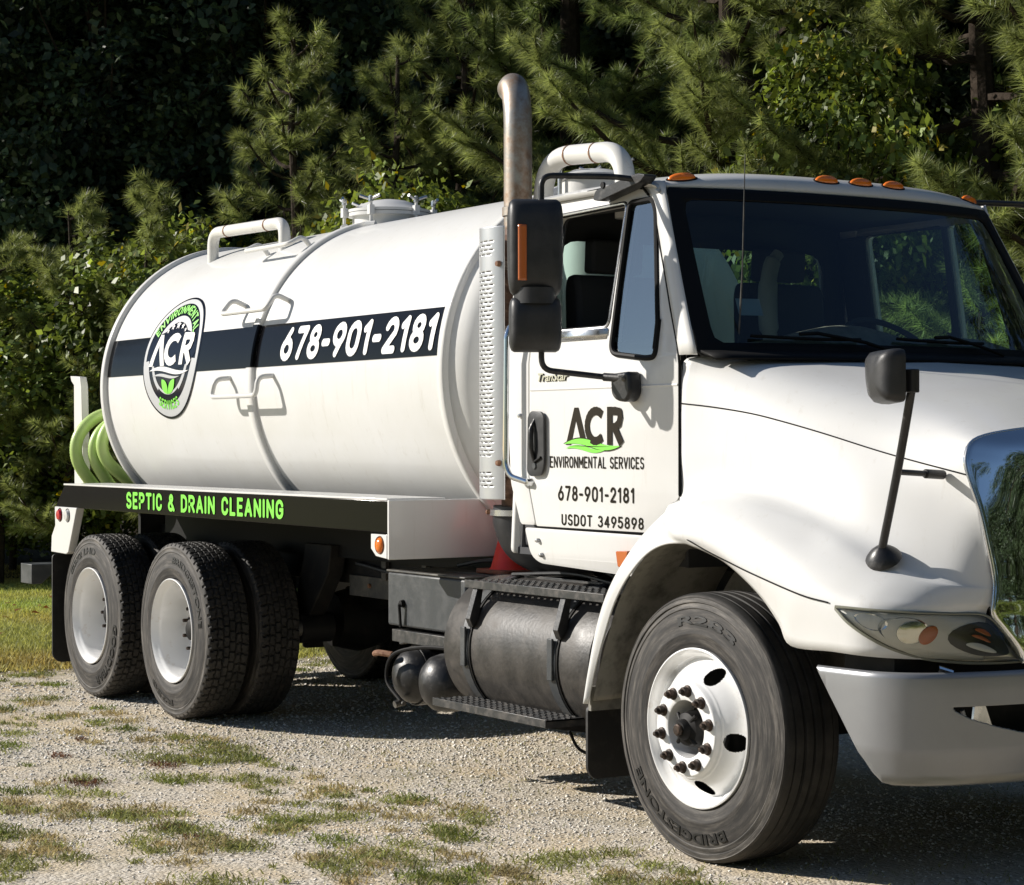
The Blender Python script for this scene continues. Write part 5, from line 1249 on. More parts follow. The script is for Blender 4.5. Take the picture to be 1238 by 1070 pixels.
# ================================================================= things on the truck
# suction hose hung behind the tank
def coil(name, turns, r, m):
    mb = MB()
    for P in turns: mb.tube(P, r, 16, caps=True)
    return mb
def ridge_tube(P, r, n=18, pitch=.011):
    P = [Vector(p) for p in catmull([tuple(p) for p in P], 10)]; L = [0]
    for i in range(1, len(P)): L.append(L[-1] + (P[i] - P[i - 1]).length)
    out, rs = [], []; N = int(L[-1] / (pitch / 2)); 
    for k in range(N + 1):
        s = L[-1] * k / N; i = int(np.searchsorted(L, s)); i = max(1, min(len(P) - 1, i)); f = (s - L[i - 1]) / max(1e-6, L[i] - L[i - 1])
        out.append(P[i - 1].lerp(P[i], f)); rs.append(r + (.0022 if k % 2 else 0))
    return MB().tube(out, rs, n)
def hoop(x, y, z, ry, rz, lean=0.0, a0=0, a1=360, drift=0, n=16):
    return [(x + lean * math.sin(R(a)) + drift * (a - a0) / 360, y - ry * math.cos(R(a)), z + rz * math.sin(R(a))) for a in np.linspace(a0, a1, n)]
T1 = [(-7.17, .86, 1.66), (-7.17, .78, 1.76), (-7.16, .611, 1.800), (-7.15, .446, 1.795), (-7.15, .317, 1.742), (-7.15, .225, 1.626), (-7.15, .220, 1.488), (-7.15, .296, 1.361), (-7.15, .40, 1.255), (-7.14, .58, 1.19), (-7.13, .78, 1.24), (-7.12, .90, 1.42), (-7.10, .86, 1.64), (-7.07, .70, 1.75)]
T2 = [(-7.05, .511, 1.763), (-7.05, .383, 1.702), (-7.05, .314, 1.614), (-7.05, .302, 1.505), (-7.05, .36, 1.389), (-7.05, .464, 1.261), (-7.04, .62, 1.20), (-7.03, .80, 1.26), (-7.02, .88, 1.45), (-7.00, .80, 1.66), (-6.985, .60, 1.76)]
T3 = [(-6.97, .421, 1.735), (-6.97, .350, 1.669), (-6.97, .326, 1.571), (-6.965, .363, 1.472), (-6.96, .456, 1.384), (-6.95, .584, 1.294), (-6.93, .714, 1.226)]
hose = ridge_tube(T1 + T2 + T3, .040, 16, .016).build('green_suction_hose', 'hose', None)
tag(hose, 'coiled green ribbed suction hose hung at the tail of the tank', 'hose')
# traffic cone standing on the frame behind the cab
CX, CY, CZ = -2.20, .545, .972
cone = tag(empty('traffic_cone', (CX, CY, CZ)), 'red orange traffic cone standing on the frame behind the cab', 'cone')
MB().lathe([(.112, .022), (.103, .03), (.092, .07), (.048, .24), (.026, .325), (.021, .335), (.016, .335)], (CX, CY, CZ), 'z', 40).build('cone_body', 'cone', cone)
MB().prism(rrect(CX - .14, CX + .14, CY - .13, CY + .13, .03), 'z', CZ + .002, CZ + .022).build('cone_base', 'conebase', cone, bevel=.004)
MB().box(-2.60, -1.90, .41, .80, .955, .970).build('deck_shelf', 'frame', truck, bevel=.003)
# ================================================================= GROUND
def soil_mat():
    m = bpy.data.materials.new('gravel_and_dirt'); m.use_nodes = True; n = m.node_tree.nodes; l = m.node_tree.links; b = n['Principled BSDF']; b.inputs['Roughness'].default_value = .95; b.inputs['Specular IOR Level'].default_value = .2
    tc = n.new('ShaderNodeTexCoord')
    def noise(s, d=5, r=.6):
        t = n.new('ShaderNodeTexNoise'); t.inputs['Scale'].default_value = s; t.inputs['Detail'].default_value = d; t.inputs['Roughness'].default_value = r; l.new(tc.outputs['Object'], t.inputs['Vector']); return t
    def ramp(src, stops):
        r = n.new('ShaderNodeValToRGB'); l.new(src, r.inputs[0]); e = r.color_ramp.elements
        e[0].position, e[0].color = stops[0][0], (*stops[0][1], 1); e[1].position, e[1].color = stops[-1][0], (*stops[-1][1], 1)
        for p, c in stops[1:-1]: x = e.new(p); x.color = (*c, 1)
        return r
    a = ramp(noise(1.1).outputs['Fac'], [(.35, (.62, .50, .33)), (.50, (.64, .54, .39)), (.65, (.63, .57, .45))])
    v = n.new('ShaderNodeTexVoronoi'); v.inputs['Scale'].default_value = 62; l.new(tc.outputs['Object'], v.inputs['Vector'])
    st = ramp(v.outputs['Color'], [(.0, (.32, .28, .22)), (.45, (.58, .52, .43)), (1., (.80, .75, .66))])
    mx = n.new('ShaderNodeMix'); mx.data_type = 'RGBA'; l.new(a.outputs[0], mx.inputs['A']); l.new(st.outputs[0], mx.inputs['B'])
    mr = n.new('ShaderNodeMapRange'); mr.inputs[1].default_value = .40; mr.inputs[2].default_value = .58; mr.inputs[3].default_value = .15; mr.inputs[4].default_value = .85; l.new(noise(2.3, 4).outputs['Fac'], mr.inputs[0]); l.new(mr.outputs[0], mx.inputs['Factor'])
    # thin green-brown growth showing as a faint film in patches
    gm = n.new('ShaderNodeMapRange'); gm.inputs[1].default_value = .55; gm.inputs[2].default_value = .68; gm.inputs[4].default_value = .55; l.new(noise(.9, 7, .7).outputs['Fac'], gm.inputs[0])
    m2 = n.new('ShaderNodeMix'); m2.data_type = 'RGBA'; l.new(mx.outputs['Result'], m2.inputs['A']); m2.inputs['B'].default_value = (.20, .18, .09, 1); l.new(gm.outputs[0], m2.inputs['Factor'])
    l.new(m2.outputs['Result'], b.inputs['Base Color'])
    bp = n.new('ShaderNodeBump'); bp.inputs['Strength'].default_value = .5; bp.inputs['Distance'].default_value = .012; l.new(v.outputs['Distance'], bp.inputs['Height']); bp.invert = True
    b2 = n.new('ShaderNodeBump'); b2.inputs['Strength'].default_value = .4; b2.inputs['Distance'].default_value = .03; l.new(noise(28, 6, .7).outputs['Fac'], b2.inputs['Height']); l.new(bp.outputs[0], b2.inputs['Normal']); l.new(b2.outputs[0], b.inputs['Normal'])
    return m
M['soil'] = soil_mat()
M['turf'] = mat('turf_soil', (.33, .34, .11), .95, spec=.1, noise=(1.6, (.40, .36, .16), .45, .7), bump=(18, .8, .05))
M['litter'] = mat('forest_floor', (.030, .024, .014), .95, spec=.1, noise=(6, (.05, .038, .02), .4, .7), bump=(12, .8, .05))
def struct(o): o['kind'] = 'structure'; return o
gx = np.concatenate([[-400, -150, -60, -30], np.arange(-20, 8.01, .25), [14, 30, 80, 400]]); gy = np.concatenate([[-400, -120, -40, -12], np.arange(-5, 9.01, .25), [16, 40, 120, 400]])
def gh(x, y):
    """gentle unevenness of the yard, flat under the wheels"""
    return .012 * math.sin(x * .9 + 1.3) * math.cos(y * .7) + .008 * math.sin(x * 2.3 + y * 1.7) - .012
mb = MB(); mb.grid([[(x, y, gh(x, y)) for y in gy] for x in gx]); struct(mb.build('gravel_ground', 'soil', None))
edge_pts = [(-8.45 + .35 * math.sin(y * 1.1) + .18 * math.sin(y * 3.1 + 1), y) for y in np.linspace(-60, 40, 160)]
mb = MB(); mb.add([(x, y, .006 if -5 < y < 9 and x > -20 else .02) for x, y in edge_pts] + [(-12, y, .045) for x, y in edge_pts] + [(-400, y, .05) for x, y in edge_pts], [(i, i + 1, i + 161, i + 160) for i in range(159)] + [(160 + i, i + 161, i + 321, i + 320) for i in range(159)])
struct(mb.build('lawn', 'turf', None))
mb = MB(); mb.add([(9.5, -60, .02), (10.2, -8, .02), (9.4, 4, .02), (10.4, 12, .02), (30, 60, .02), (400, 60, .02), (400, -60, .02)], [tuple(range(7))]); struct(mb.build('lawn', 'turf', None, smooth=False))  # unseen turf added in front to darken what the grille mirrors
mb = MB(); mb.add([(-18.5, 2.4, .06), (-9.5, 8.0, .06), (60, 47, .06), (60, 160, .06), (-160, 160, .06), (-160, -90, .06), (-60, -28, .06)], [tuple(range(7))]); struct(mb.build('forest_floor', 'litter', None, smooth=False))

# fast triangle soup -> mesh with a colour attribute
def soup(name, V, F_, mt, parent=None, col=None, kind=None):
    me = bpy.data.meshes.new(name); nv, nf = len(V), len(F_); k = F_.shape[1]
    me.vertices.add(nv); me.vertices.foreach_set('co', V.astype(np.float32).ravel())
    me.loops.add(nf * k); me.loops.foreach_set('vertex_index', F_.astype(np.int32).ravel())
    me.polygons.add(nf); me.polygons.foreach_set('loop_start', np.arange(0, nf * k, k, dtype=np.int32)); me.polygons.foreach_set('loop_total', np.full(nf, k, np.int32))
    me.update(calc_edges=True)
    if col is not None:
        at = me.color_attributes.new('tone', 'FLOAT_COLOR', 'POINT'); c = np.ones((nv, 4), np.float32); c[:, :3] = col; at.data.foreach_set('color', c.ravel())
    me.materials.append(mt); o = bpy.data.objects.new(name, me); C.objects.link(o)
    if parent: o.parent = parent
    if kind: o['kind'] = kind
    return o
def tone_mat(name, rough=.6, transl=0.0, spec=.3, gloss=0):
    m = bpy.data.materials.new(name); m.use_nodes = True; n = m.node_tree.nodes; l = m.node_tree.links; b = n['Principled BSDF']
    a = n.new('ShaderNodeAttribute'); a.attribute_name = 'tone'; l.new(a.outputs['Color'], b.inputs['Base Color']); b.inputs['Roughness'].default_value = rough; b.inputs['Specular IOR Level'].default_value = spec
    if transl:
        t = n.new('ShaderNodeBsdfTranslucent'); h = n.new('ShaderNodeHueSaturation'); h.inputs['Value'].default_value = 1.5; h.inputs['Hue'].default_value = .485; h.inputs['Saturation'].default_value = 1.15; l.new(a.outputs['Color'], h.inputs['Color']); l.new(h.outputs[0], t.inputs[0])
        x = n.new('ShaderNodeMixShader'); x.inputs[0].default_value = transl; l.new(b.outputs[0], x.inputs[1]); l.new(t.outputs[0], x.inputs[2]); l.new(x.outputs[0], n['Material Output'].inputs[0])
    return m
M['needle'] = tone_mat('pine_needles', .42, .42, .5); M['leafm'] = tone_mat('leaves', .45, .35, .4); M['stone'] = tone_mat('gravel_stones', .85, 0, .25); M['grassb'] = tone_mat('grass_blades', .6, .35, .2)
M['bark'] = mat('bark', (.035, .026, .019), .9, spec=.1, noise=(14, (.06, .047, .036), .4, .7), bump=(20, .8, .02))
def unit(a): return a / np.maximum(1e-9, np.linalg.norm(a, axis=-1, keepdims=True))

# ---- gravel stones
def stones(n, x0, x1, y0, y1, dens):
    P = np.stack([rng.uniform(x0, x1, n), rng.uniform(y0, y1, n)], 1); keep = dens(P); return P[keep]
CAMP = np.array([6.6544, -4.9635]); FW = np.array([-.849, .528]); RW = np.array([.528, .849])
def wedge(P, lo=6.8, hi=17, m=1.08):
    d = (P - CAMP) @ FW; s = (P - CAMP) @ RW; return (d > lo) & (d < hi) & (np.abs(s) < d * .2353 * m + .3), d
def patchy(P, s, seed):
    r = np.random.default_rng(seed); v = np.zeros(len(P))
    for k in range(9):
        a = r.uniform(0, 2 * PI); f = s * r.uniform(.6, 2.4); v += np.sin((P[:, 0] * math.cos(a) + P[:, 1] * math.sin(a)) * f + r.uniform(0, 6.28))
    return v / 3
P = np.stack([rng.uniform(-9.5, 3.0, 420000), rng.uniform(-5.0, 6.0, 420000)], 1)
ok, d = wedge(P); pr = np.clip(1.3 * (9.5 / np.maximum(d, 7)) ** 2, 0, 1) * np.clip(.55 + .4 * patchy(P, 1.6, 3), .12, 1)
P = P[ok & (rng.uniform(0, 1, len(P)) < pr * .80)]; n = len(P)
sz = .0036 + .0070 * rng.uniform(0, 1, n) ** 3.0 + .0000 * n; sz *= np.clip(((P - CAMP) @ FW) / 10, .85, 1.35)
base = np.array([(1, 0, 0), (0, 1, 0), (-1, 0, 0), (0, -1, 0), (0, 0, 1), (.1, .1, -.8)], float)
V = base[None] * (sz[:, None, None]) * rng.uniform(.65, 1.35, (n, 6, 1)) * np.array([1, 1, .6]); ang = rng.uniform(0, 2 * PI, n); c, s = np.cos(ang), np.sin(ang)
tilt = rng.uniform(-.5, .5, n)
V = np.stack([V[..., 0] * c[:, None] - V[..., 1] * s[:, None], V[..., 0] * s[:, None] + V[..., 1] * c[:, None], V[..., 2] + V[..., 0] * tilt[:, None]], -1)
V[..., 0] += P[:, 0, None]; V[..., 1] += P[:, 1, None]; V[..., 2] += (.012 * np.sin(P[:, 0] * .9 + 1.3) * np.cos(P[:, 1] * .7) + .008 * np.sin(P[:, 0] * 2.3 + P[:, 1] * 1.7) - .012 + sz * .25)[:, None]
Fo = np.array([(0, 1, 4), (1, 2, 4), (2, 3, 4), (3, 0, 4), (1, 0, 5), (2, 1, 5), (3, 2, 5), (0, 3, 5)])
F_ = (Fo[None] + (np.arange(n) * 6)[:, None, None]).reshape(-1, 3)
g = rng.uniform(.46, .92, n) ** 1.0; warm = rng.uniform(.30, .85, n); col = np.stack([g, g * (.93 + .05 * warm), g * (.74 + .22 * warm)], 1)
soup('gravel', V.reshape(-1, 3), F_, M['stone'], None, np.repeat(col, 6, 0), 'stuff')

# ---- grass blades: weeds in the gravel and the lawn
def blades(P, h, wd, lean, col, name, tone_sd=.25, zoff=0.0, kinds=None):
    n = len(P); a = rng.uniform(0, 2 * PI, n); b = a + rng.normal(0, .6, n); L = h * rng.uniform(.5, 1.3, n); w_ = wd * rng.uniform(.7, 1.3, n)
    ln = np.clip(rng.normal(lean, .25, n), .1, 1.45); dx = np.stack([np.cos(b), np.sin(b)], 1); z0 = (.012 * np.sin(P[:, 0] * .9 + 1.3) * np.cos(P[:, 1] * .7) + .008 * np.sin(P[:, 0] * 2.3 + P[:, 1] * 1.7) - .012) * (P[:, 0] > -8.2) + zoff
    sd = np.stack([-np.sin(a), np.cos(a)], 1) * w_[:, None] / 2
    b0 = np.column_stack([P - sd, z0 - .002]); b1 = np.column_stack([P + sd, z0 - .002]); mid = P + dx * (L * np.sin(ln) * .5)[:, None]; zm = z0 + L * np.cos(ln * .7) * .5
    m0 = np.column_stack([mid - sd * .8, zm]); m1 = np.column_stack([mid + sd * .8, zm]); tip = np.column_stack([P + dx * (L * np.sin(ln))[:, None], z0 + L * np.cos(ln)])
    V = np.stack([b0, b1, m1, m0, tip], 1); F_ = np.concatenate([np.array([(0, 1, 2), (0, 2, 3), (3, 2, 4)])[None] + (np.arange(n) * 5)[:, None, None]]).reshape(-1, 3)
    c = col * np.exp(rng.normal(0, tone_sd, (n, 1))); return soup(name, V.reshape(-1, 3), F_, M['grassb'], None, np.repeat(np.clip(c, 0, .6), 5, 0), 'stuff')
cent = []
tries = np.stack([rng.uniform(-9, 3.4, 15000), rng.uniform(-5, 6, 15000)], 1); ok, d = wedge(tries, 7.0, 17.0, 1.1)
tries, d = tries[ok], d[ok]; v = patchy(tries, 1.5, 11); near = np.clip((11.5 - d) / 5, 0, 1)
keep = (v * .22 + near * .55 + rng.normal(0, .6, len(v))) > .60; keep &= ~((np.abs(tries[:, 1] - 1.2) < 1.3) & (tries[:, 0] > -7) & (tries[:, 0] < 1.0))
T_ = tries[keep]; PP, CC = [], []
for (x, y) in T_:
    r = rng.uniform(.02, .105) * (1.0 + .6 * (rng.uniform() < .12)); m_ = int(170 * (r / .1) ** 1.6); q = rng.normal(0, 1, (m_, 2)) * r * .55; q[:, 0] *= 1.3
    PP.append(q + (x, y)); k = rng.uniform(); base_c = np.array([.235, .255, .095]) if k < .60 else (np.array([.38, .33, .17]) if k < .86 else (np.array([.15, .085, .05]) if k < .90 else np.array([.16, .20, .055])))
    CC.append(np.tile(base_c * rng.uniform(.75, 1.15), (m_, 1)))
PP = np.concatenate(PP); CC = np.concatenate(CC); blades(PP, .032, .0062, 1.12, CC, 'weeds', zoff=.004)
# sparse single blades everywhere
q = np.stack([rng.uniform(-9, 3.4, 26000), rng.uniform(-5, 6, 26000)], 1); ok, d = wedge(q, 7, 17, 1.1); q = q[ok & (patchy(q, 1.5, 11) > -.3)]; blades(q, .028, .004, 1.0, np.tile([.25, .25, .09], (len(q), 1)), 'sparse_grass', zoff=.002)
q = np.stack([rng.uniform(-20, -7.7, 620000), rng.uniform(-3, 8.0, 620000)], 1); ok, d = wedge(q, 14, 27, 1.06); e = -8.45 + .35 * np.sin(q[:, 1] * 1.1) + .18 * np.sin(q[:, 1] * 3.1 + 1)
q = q[ok & (q[:, 0] < e + rng.exponential(.18, len(q))) & ((((q - CAMP) @ RW) < ((q - CAMP) @ FW) * -.17))] if True else q
col = np.stack([  .36 + .05 * patchy(q, 1.2, 5), .37 + .03 * patchy(q, 1.7, 6), .12 + 0 * q[:, 0]], 1); blades(q, .065, .010, .75, np.clip(col, .03, .5), 'lawn_grass', zoff=.02)
q = np.stack([rng.uniform(-14, -7.7, 160000), rng.uniform(-1, 7.0, 160000)], 1); ok, d = wedge(q, 14, 21, 1.0); e = -8.45 + .35 * np.sin(q[:, 1] * 1.1) + .18 * np.sin(q[:, 1] * 3.1 + 1)
s_ = (q - CAMP) @ RW / d; q = q[ok & (q[:, 0] < e + rng.exponential(.15, len(q))) & (s_ > -.12) & (s_ < -.05)]; blades(q, .06, .008, .75, np.tile([.36, .37, .12], (len(q), 1)), 'lawn_grass', zoff=.02)
# fallen leaves on the lawn
q = np.stack([rng.uniform(-14, -8.6, 110), rng.uniform(-1, 4, 110)], 1); n = len(q); a = rng.uniform(0, 6.28, n); L = rng.uniform(.03, .06, n); dx = np.stack([np.cos(a), np.sin(a)], 1) * L[:, None]; dy = np.stack([-np.sin(a), np.cos(a)], 1) * L[:, None] * .6
V = np.stack([np.column_stack([q - dx, np.full(n, .075)]), np.column_stack([q + dy, rng.uniform(.07, .11, n)]), np.column_stack([q + dx, np.full(n, .085)]), np.column_stack([q - dy, rng.uniform(.06, .09, n)])], 1)
soup('fallen_leaves', V.reshape(-1, 3), np.arange(4 * n).reshape(-1, 4), M['leafm'], None, np.repeat(np.array([.24, .12, .05]) * rng.uniform(.6, 1.3, (n, 1)), 4, 0), 'stuff')

# ================================================================= TREES
def needles(P, D, n_per, ln, w_, col):
    """P tuft points, D directions; starburst of needles pointing forward and out"""
    N = len(P); D = unit(D); A = unit(np.cross(D, np.where(np.abs(D[:, 2:3]) < .9, [[0, 0, 1.0]], [[1.0, 0, 0]]))); B = np.cross(D, A)
    th = rng.uniform(0, 2 * PI, (N, n_per)); al = np.radians(rng.uniform(5, 88, (N, n_per))); t = rng.uniform(-.075, .01, (N, n_per))
    d = D[:, None] * np.cos(al)[..., None] + (A[:, None] * np.cos(th)[..., None] + B[:, None] * np.sin(th)[..., None]) * np.sin(al)[..., None]
    o = P[:, None] + D[:, None] * t[..., None]; L = (ln * rng.uniform(.7, 1.15, (N, n_per)))[..., None]; droop = np.array([0, 0, -1.0]) * (L * .16)
    sd = unit(np.cross(d, rng.normal(0, 1, (N, n_per, 3)))) * w_ / 2
    V = np.stack([o - sd, o + sd, o + d * L + droop], 2).reshape(-1, 3); c = col * np.exp(rng.normal(0, .24, (N, 1))); c = np.repeat(c, n_per, 0) * np.exp(rng.normal(0, .12, (N * n_per, 1)))
    return V, np.repeat(np.clip(c, 0, .5), 3, 0)
def make_pine(H, R0, z0, nb, name='pine_tree', shape=1.0, tuft=.16, col=(.21, .25, .092), lean=(0, 0), npn=84, seed=0):
    r = np.random.default_rng(seed); root = empty(name, (0, 0, 0)); tr = MB(); tp = [(0, 0, -.1)] + [(lean[0] * (k / 6) ** 2 + r.normal(0, .05), lean[1] * (k / 6) ** 2 + r.normal(0, .05), H * k / 6) for k in range(1, 7)]
    tr.tube(tp, [H * .016 * (1 - .9 * k / 6) + .012 for k in range(7)], 9); trunk = tr.build('trunk', 'bark', None); trunk.parent = root
    TP = np.array(tp); lim = MB(); Ps, Ds = [], []
    for b in range(nb):
        f = (b + r.uniform()) / nb; z = z0 + (H * .985 - z0) * f; az = r.uniform(0, 2 * PI) if b % 2 else b * 2.4; k = (z / H) * 6; i = int(min(5, k)); tb = TP[i] + (TP[i + 1] - TP[i]) * (k - i); tb[2] = z
        L = R0 * (1 - ((z - z0) / (H - z0)) ** (1.25 * shape)) * r.uniform(.65, 1.12) + .25; dirh = np.array([math.cos(az), math.sin(az), 0]); rise = r.uniform(.05, .45) + .55 * f
        pts = [tb + dirh * L * t + np.array([0, 0, L * (rise * t ** 1.5 - .12 * math.sin(PI * t))]) for t in np.linspace(0, 1, 6)]
        lim.tube(pts, [.012 + .018 * L * (1 - t) for t in np.linspace(0, 1, 6)], 5, caps=False); side = np.array([-dirh[1], dirh[0], 0])
        nt_ = max(5, int(9 * L)); 
        for q_ in range(nt_):
            t = r.uniform(.10, 1) ** .8; p = tb + dirh * L * t + np.array([0, 0, L * (rise * t ** 1.5 - .12 * math.sin(PI * t))]); sl = r.uniform(.15, .55) * (.35 + .5 * L) * (1.15 - .6 * t); sg = r.choice([-1, 1])
            dd = dirh * r.uniform(.4, 1.1) + side * sg * r.uniform(.2, 1.0) + np.array([0, 0, r.uniform(.05, .75)]); dd /= np.linalg.norm(dd); e = p + dd * sl
            lim.tube([p, p + (e - p) * .6 + np.array([0, 0, -.02]), e], [.010, .007, .005], 4, caps=False)
            nn = min(4, max(1, int(sl / .10)))
            for w2 in range(nn + 1):
                tt = 1 - w2 * .105 / max(sl, .105)
                if tt < .1: break
                Ps.append(p + (e - p) * tt); Ds.append(dd + np.array([0, 0, .35]) + r.normal(0, .15, 3))
        Ps.append(pts[-1]); Ds.append(dirh + np.array([0, 0, .6]))
    Ps.append(TP[-1]); Ds.append(np.array([0, 0, 1.]))
    lo = lim.build('limbs', 'bark', None); lo.parent = root; lo['kind'] = 'stuff'
    V, cc = needles(np.array(Ps), np.array(Ds), npn, tuft, .0068, np.array(col)); soup('needles', V, np.arange(len(V)).reshape(-1, 3), M['needle'], root, cc, 'stuff')
    return root
def leaves(P, Nn, size, col, sd=.28, flat_=.8):
    n = len(P); nr = unit(Nn + rng.normal(0, flat_, (n, 3))); a = unit(np.cross(nr, rng.normal(0, 1, (n, 3)))); b = np.cross(nr, a); s = (size * rng.uniform(.55, 1.25, n))[:, None]
    V = np.stack([P - a * s, P - b * s * .62 - a * s * .15 + nr * s * .12, P + a * s, P + b * s * .62 - a * s * .15 + nr * s * .12], 1); c = col * np.exp(rng.normal(0, sd, (n, 1))); return V.reshape(-1, 3), np.repeat(np.clip(c, 0, .6), 4, 0)
def make_broad(H, rx, rz, zc, nclump, per, size, col, name='leafy_tree', seed=0, clump=.33, yellow=.03, hull=.6, trunkr=.09, foliage='foliage'):
    r = np.random.default_rng(seed); root = empty(name, (0, 0, 0)); tr = MB(); tr.tube([(0, 0, -.1), (r.normal(0, .1), r.normal(0, .1), zc * .6), (r.normal(0, .15), r.normal(0, .15), zc + rz * .5)], [trunkr, trunkr * .7, trunkr * .3], 8)
    Cn = []
    for k in range(nclump):
        v = unit(r.normal(0, 1, 3)); q = r.uniform(hull, 1.0) * (1 + .22 * math.sin(3 * math.atan2(v[1], v[0]) + seed) * math.cos(4 * v[2] + seed)); c = np.array([v[0] * rx * q, v[1] * rx * q, zc + v[2] * rz * q])
        if c[2] < .15: c[2] = r.uniform(.15, .5)
        Cn.append((c, v))
        if k % 6 == 0: tr.tube([(0, 0, zc * .5), tuple(c * np.array([.5, .5, 1]) * .75 + np.array([0, 0, zc * .12])), tuple(c)], [trunkr * .4, trunkr * .2, .006], 4, caps=False)
    t_ = tr.build('trunk', 'bark', None); t_.parent = root; Pp, Nn, cl = [], [], []
    for c, v in Cn:
        rr = clump * r.uniform(.6, 1.3); q = r.normal(0, 1, (per, 3)) * rr * .55 * np.array([1, 1, .75]); Pp.append(c + q); Nn.append(np.tile(v * .8 + np.array([0, 0, .7]), (per, 1))); base_c = np.array(col) * r.uniform(.45, 1.35)
        cc = np.tile(base_c, (per, 1)); yl = r.uniform(0, 1, per) < yellow * (3 if r.uniform() < .3 else .5); cc[yl] = np.array([.30, .26, .04]); cl.append(cc)
    V, cc = leaves(np.concatenate(Pp), np.concatenate(Nn), size, np.concatenate(cl)); soup(foliage, V, np.arange(len(V)).reshape(-1, 4), M['leafm'], root, cc, 'stuff'); return root
def copy_tree(o, x, y, rz=0, s=1.0, sz=None, label=None, cat='tree', group=None):
    c = o.copy(); C.objects.link(c)
    for ch in list(o.children): d = ch.copy(); C.objects.link(d); d.parent = c
    c.location = (x, y, 0); c.rotation_euler = (0, 0, rz); c.scale = (s, s, sz or s); tag(c, label, cat, group); return c
def first(o, x, y, rz=0, s=1.0, sz=None, label=None, cat='tree', group=None):
    o.location = (x, y, 0); o.rotation_euler = (0, 0, rz); o.scale = (s, s, sz or s); tag(o, label, cat, group); return o
pA = make_pine(10.5, 2.9, 1.6, 58, seed=1, tuft=.165); pB = make_pine(6.0, 1.30, 1.0, 52, seed=2, shape=1.0); pC = make_pine(12, 2.6, 1.8, 52, seed=3, tuft=.165, col=(.165, .215, .080))
pD = make_pine(4.4, .95, .8, 30, seed=4)
G1 = 'pines at the edge of the wood'
first(pA, -10.9, 8.5, 0, 1, None, 'tall lit pine behind the cab roof, largest of the pines', 'tree', G1)
copy_tree(pA, -8.7, 9.9, 2.2, 1.05, None, 'spreading pine with layered boughs above the windshield', 'tree', G1)
copy_tree(pA, -6.6, 10.6, 4.1, 1.1, None, 'rightmost pine, cut by the right edge of the photograph', 'tree', G1)
first(pC, -14.3, 8.9, 0, 1, None, 'dark pine behind the exhaust stack', 'tree', G1)
copy_tree(pC, -12.6, 9.6, 1.3, 1.05, None, 'tall pine between the exhaust stack and the cab roof', 'tree', G1)
first(pB, -14.75, 5.55, 0, 1.0, None, 'young pine standing above the pipe loop of the tank', 'tree', G1)
copy_tree(pC, -19.6, 6.7, 2.9, .85, None, 'shaded pine at the upper left, nearest the lit young pine', 'tree', G1)
copy_tree(pC, -20.7, 5.2, 4.4, .85, None, 'shaded pine in the upper left corner of the photograph', 'tree', G1)
copy_tree(pC, -18.8, 8.1, .7, .9, None, 'shaded pine deep in the wood above the tank', 'tree', G1)
copy_tree(pB, -14.2, 6.5, 2, .97, None, 'young pine left of the tank manhole', 'tree', G1)
copy_tree(pB, -14.7, 7.7, 3.6, 1.22, None, 'pine just left of the exhaust stack tip', 'tree', G1)
first(pD, -16.0, 4.55, 0, 1.0, None, 'small pine behind the upper left of the tank', 'tree', G1)
copy_tree(pD, -16.6, 3.75, 2.5, .95, None, 'small pine standing among the vines at the left', 'tree', G1)
copy_tree(pD, -15.4, 4.75, 4.5, .85, None, 'small pine low behind the pipe loop', 'tree', G1)
copy_tree(pD, -16.3, 2.75, 3.3, .84, None, 'sunlit young pine at the left edge above the vines', 'tree', G1)
copy_tree(pD, -15.55, 3.3, 5.3, .80, None, 'young pine among vines left of the tank tail', 'tree', G1)
copy_tree(pD, -14.9, 3.95, 1.9, .86, None, 'young pine right behind the tank tail ring', 'tree', G1)
bA = make_broad(2.6, 1.25, 1.15, 1.9, 150, 84, .045, (.155, .205, .05), 'leafy_bush', 1, .24, .05, .72, .05)
bB = make_broad(4.0, 1.35, 1.9, 2.4, 170, 88, .050, (.14, .19, .045), 'leafy_bush', 2, .26, .04, .7, .05)
G2 = 'leafy bushes along the wood'
first(bA, -12.7, 5.75, 0, 1.0, 1.40, 'vine covered bush between the manhole and the exhaust stack', 'bush', G2)
copy_tree(bA, -15.3, 4.35, 2.0, 1.05, 1.28, 'bright leafy bush behind the rear of the tank', 'bush', G2)
copy_tree(bA, -17.6, 2.75, 3.9, 1.0, 1.25, 'rounded bush at the left edge of the photograph', 'bush', G2)
first(bB, -16.4, 3.55, 0, 1.0, .86, 'yellow flecked bush to the left of the tank', 'bush', G2)
copy_tree(bB, -18.6, 3.7, 2.1, 1.0, .62, 'dark bush behind the left end of the lawn', 'bush', G2)
copy_tree(bB, -17.0, 5.2, 3.3, 1.0, 1.0, 'bush behind the small pine at the tank tail', 'bush', G2)
copy_tree(bA, -19.2, 1.2, 1.1, 1.15, 1.18, 'unseen bush added past the left edge to shade the bushes', 'bush', G2)  # this bush and the next are unseen, added to shade the left bushes
copy_tree(bA, -19.9, .1, 4.4, 1.2, 1.2, 'second unseen bush added past the left edge for its shade', 'bush', G2)
copy_tree(pD, -17.9, 3.05, 1.2, .8, None, 'smallest pine, sunlit, at the far left above the bushes', 'tree', G1)
copy_tree(bB, -9.7, 8.9, 1.2, .9, 1.35, 'vine hanging in the gap between the pines over the cab', 'bush', G2)
copy_tree(bB, -7.9, 10.6, 5.0, 1.0, 1.30, 'vine tangle behind the right end of the cab roof', 'bush', G2)
copy_tree(bA, -11.8, 7.6, 5.0, 1.1, 1.35, 'bush in the shade behind the vacuum pipe', 'bush', G2)
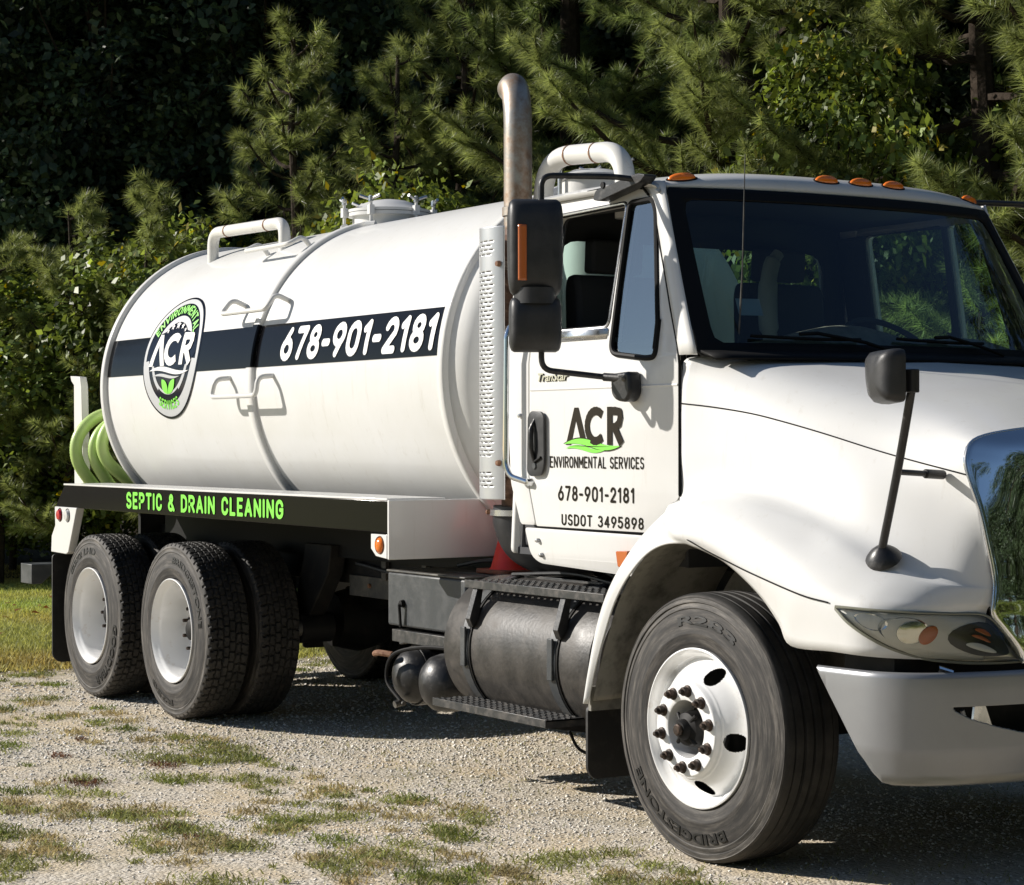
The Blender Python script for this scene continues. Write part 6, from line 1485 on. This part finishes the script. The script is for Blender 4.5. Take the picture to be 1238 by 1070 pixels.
for i, (x, y) in enumerate(((13.2, 2.6), (13.8, 4.6), (13.4, 6.6), (12.8, .9), (14.0, 8.6))): copy_tree(bA, x, y, i * 1.3, 1.0, .60, 'unseen low bush added to darken the grille reflection', 'bush', 'unseen bushes added for the grille reflection')  # added out of view so the lower grille mirrors something dark
# dark wood behind
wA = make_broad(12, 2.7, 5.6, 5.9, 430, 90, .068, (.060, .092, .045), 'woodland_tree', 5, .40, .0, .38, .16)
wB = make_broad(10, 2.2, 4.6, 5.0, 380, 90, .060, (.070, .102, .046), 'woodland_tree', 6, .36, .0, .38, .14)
LBL = 'shaded tree in the dark wood behind the truck'; G3 = 'trees of the dark wood'
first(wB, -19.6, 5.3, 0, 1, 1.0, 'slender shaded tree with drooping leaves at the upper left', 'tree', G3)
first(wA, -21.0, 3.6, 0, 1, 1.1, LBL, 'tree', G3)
k = 0
spots = [(-19.2, 7.0), (-18.6, 8.9), (-18.1, 10.8), (-16.6, 11.6), (-14.6, 11.9), (-12.6, 12.6), (-10.6, 13.2), (-8.6, 13.6), (-6.2, 13.8), (-3.8, 15.0), (-22.4, 6.8), (-21.5, 9.5), (-20.6, 12.4), (-18.6, 14.2), (-16.0, 15.2), (-13.4, 15.8), (-10.8, 16.6), (-8.0, 17.2),
         (-24.0, 4.4), (-25.4, 7.6), (-24.4, 11.0), (-23.0, 14.6), (-20.4, 17.6), (-16.8, 19.4), (-13.0, 20.4), (-9.0, 21.6), (-28.5, 9.0), (-27.0, 13.5), (-25.0, 18.5)]
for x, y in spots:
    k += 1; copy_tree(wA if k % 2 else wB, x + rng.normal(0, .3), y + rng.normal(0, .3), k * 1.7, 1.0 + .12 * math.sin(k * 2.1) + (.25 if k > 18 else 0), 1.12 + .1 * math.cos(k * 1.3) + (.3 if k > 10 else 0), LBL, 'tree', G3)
# the wood runs on to the left of the picture and round in front of the truck, where the glass and chrome mirror it
LB2 = 'tree of the wood where it runs on past the edge of the photograph'; G4 = 'trees around the clearing'
ring_ = [(-29.0, -3.4), (-24.5, 2.2), (-27.5, -.3), (-30.5, -3.5), (-34, -5),  # this row is unseen, placed to shade the upper-left wood
         (-.5, 15.5), (3, 18), (6.5, 20), (10, 21.5), (13.5, 22.5), (17, 22.5), (20.5, 21), (23.5, 18.5), (25.5, 15), (26.5, 11), (27.5, 7), (28, 3.2), (28.5, -.5), (28.5, -4.5), (28, -9), (30, -13.5), (25, 17), (27.3, 9), (28.2, 1.4), (28.8, -2.5), (26.2, 13), (5, 24), (12, 27), (20, 27), (27, 23), (31, 17), (32, 9), (33, 1), (33, -7),
         (30, -20), (26, -26), (21, -31), (14, -34), (7, -37), (0, -40)]
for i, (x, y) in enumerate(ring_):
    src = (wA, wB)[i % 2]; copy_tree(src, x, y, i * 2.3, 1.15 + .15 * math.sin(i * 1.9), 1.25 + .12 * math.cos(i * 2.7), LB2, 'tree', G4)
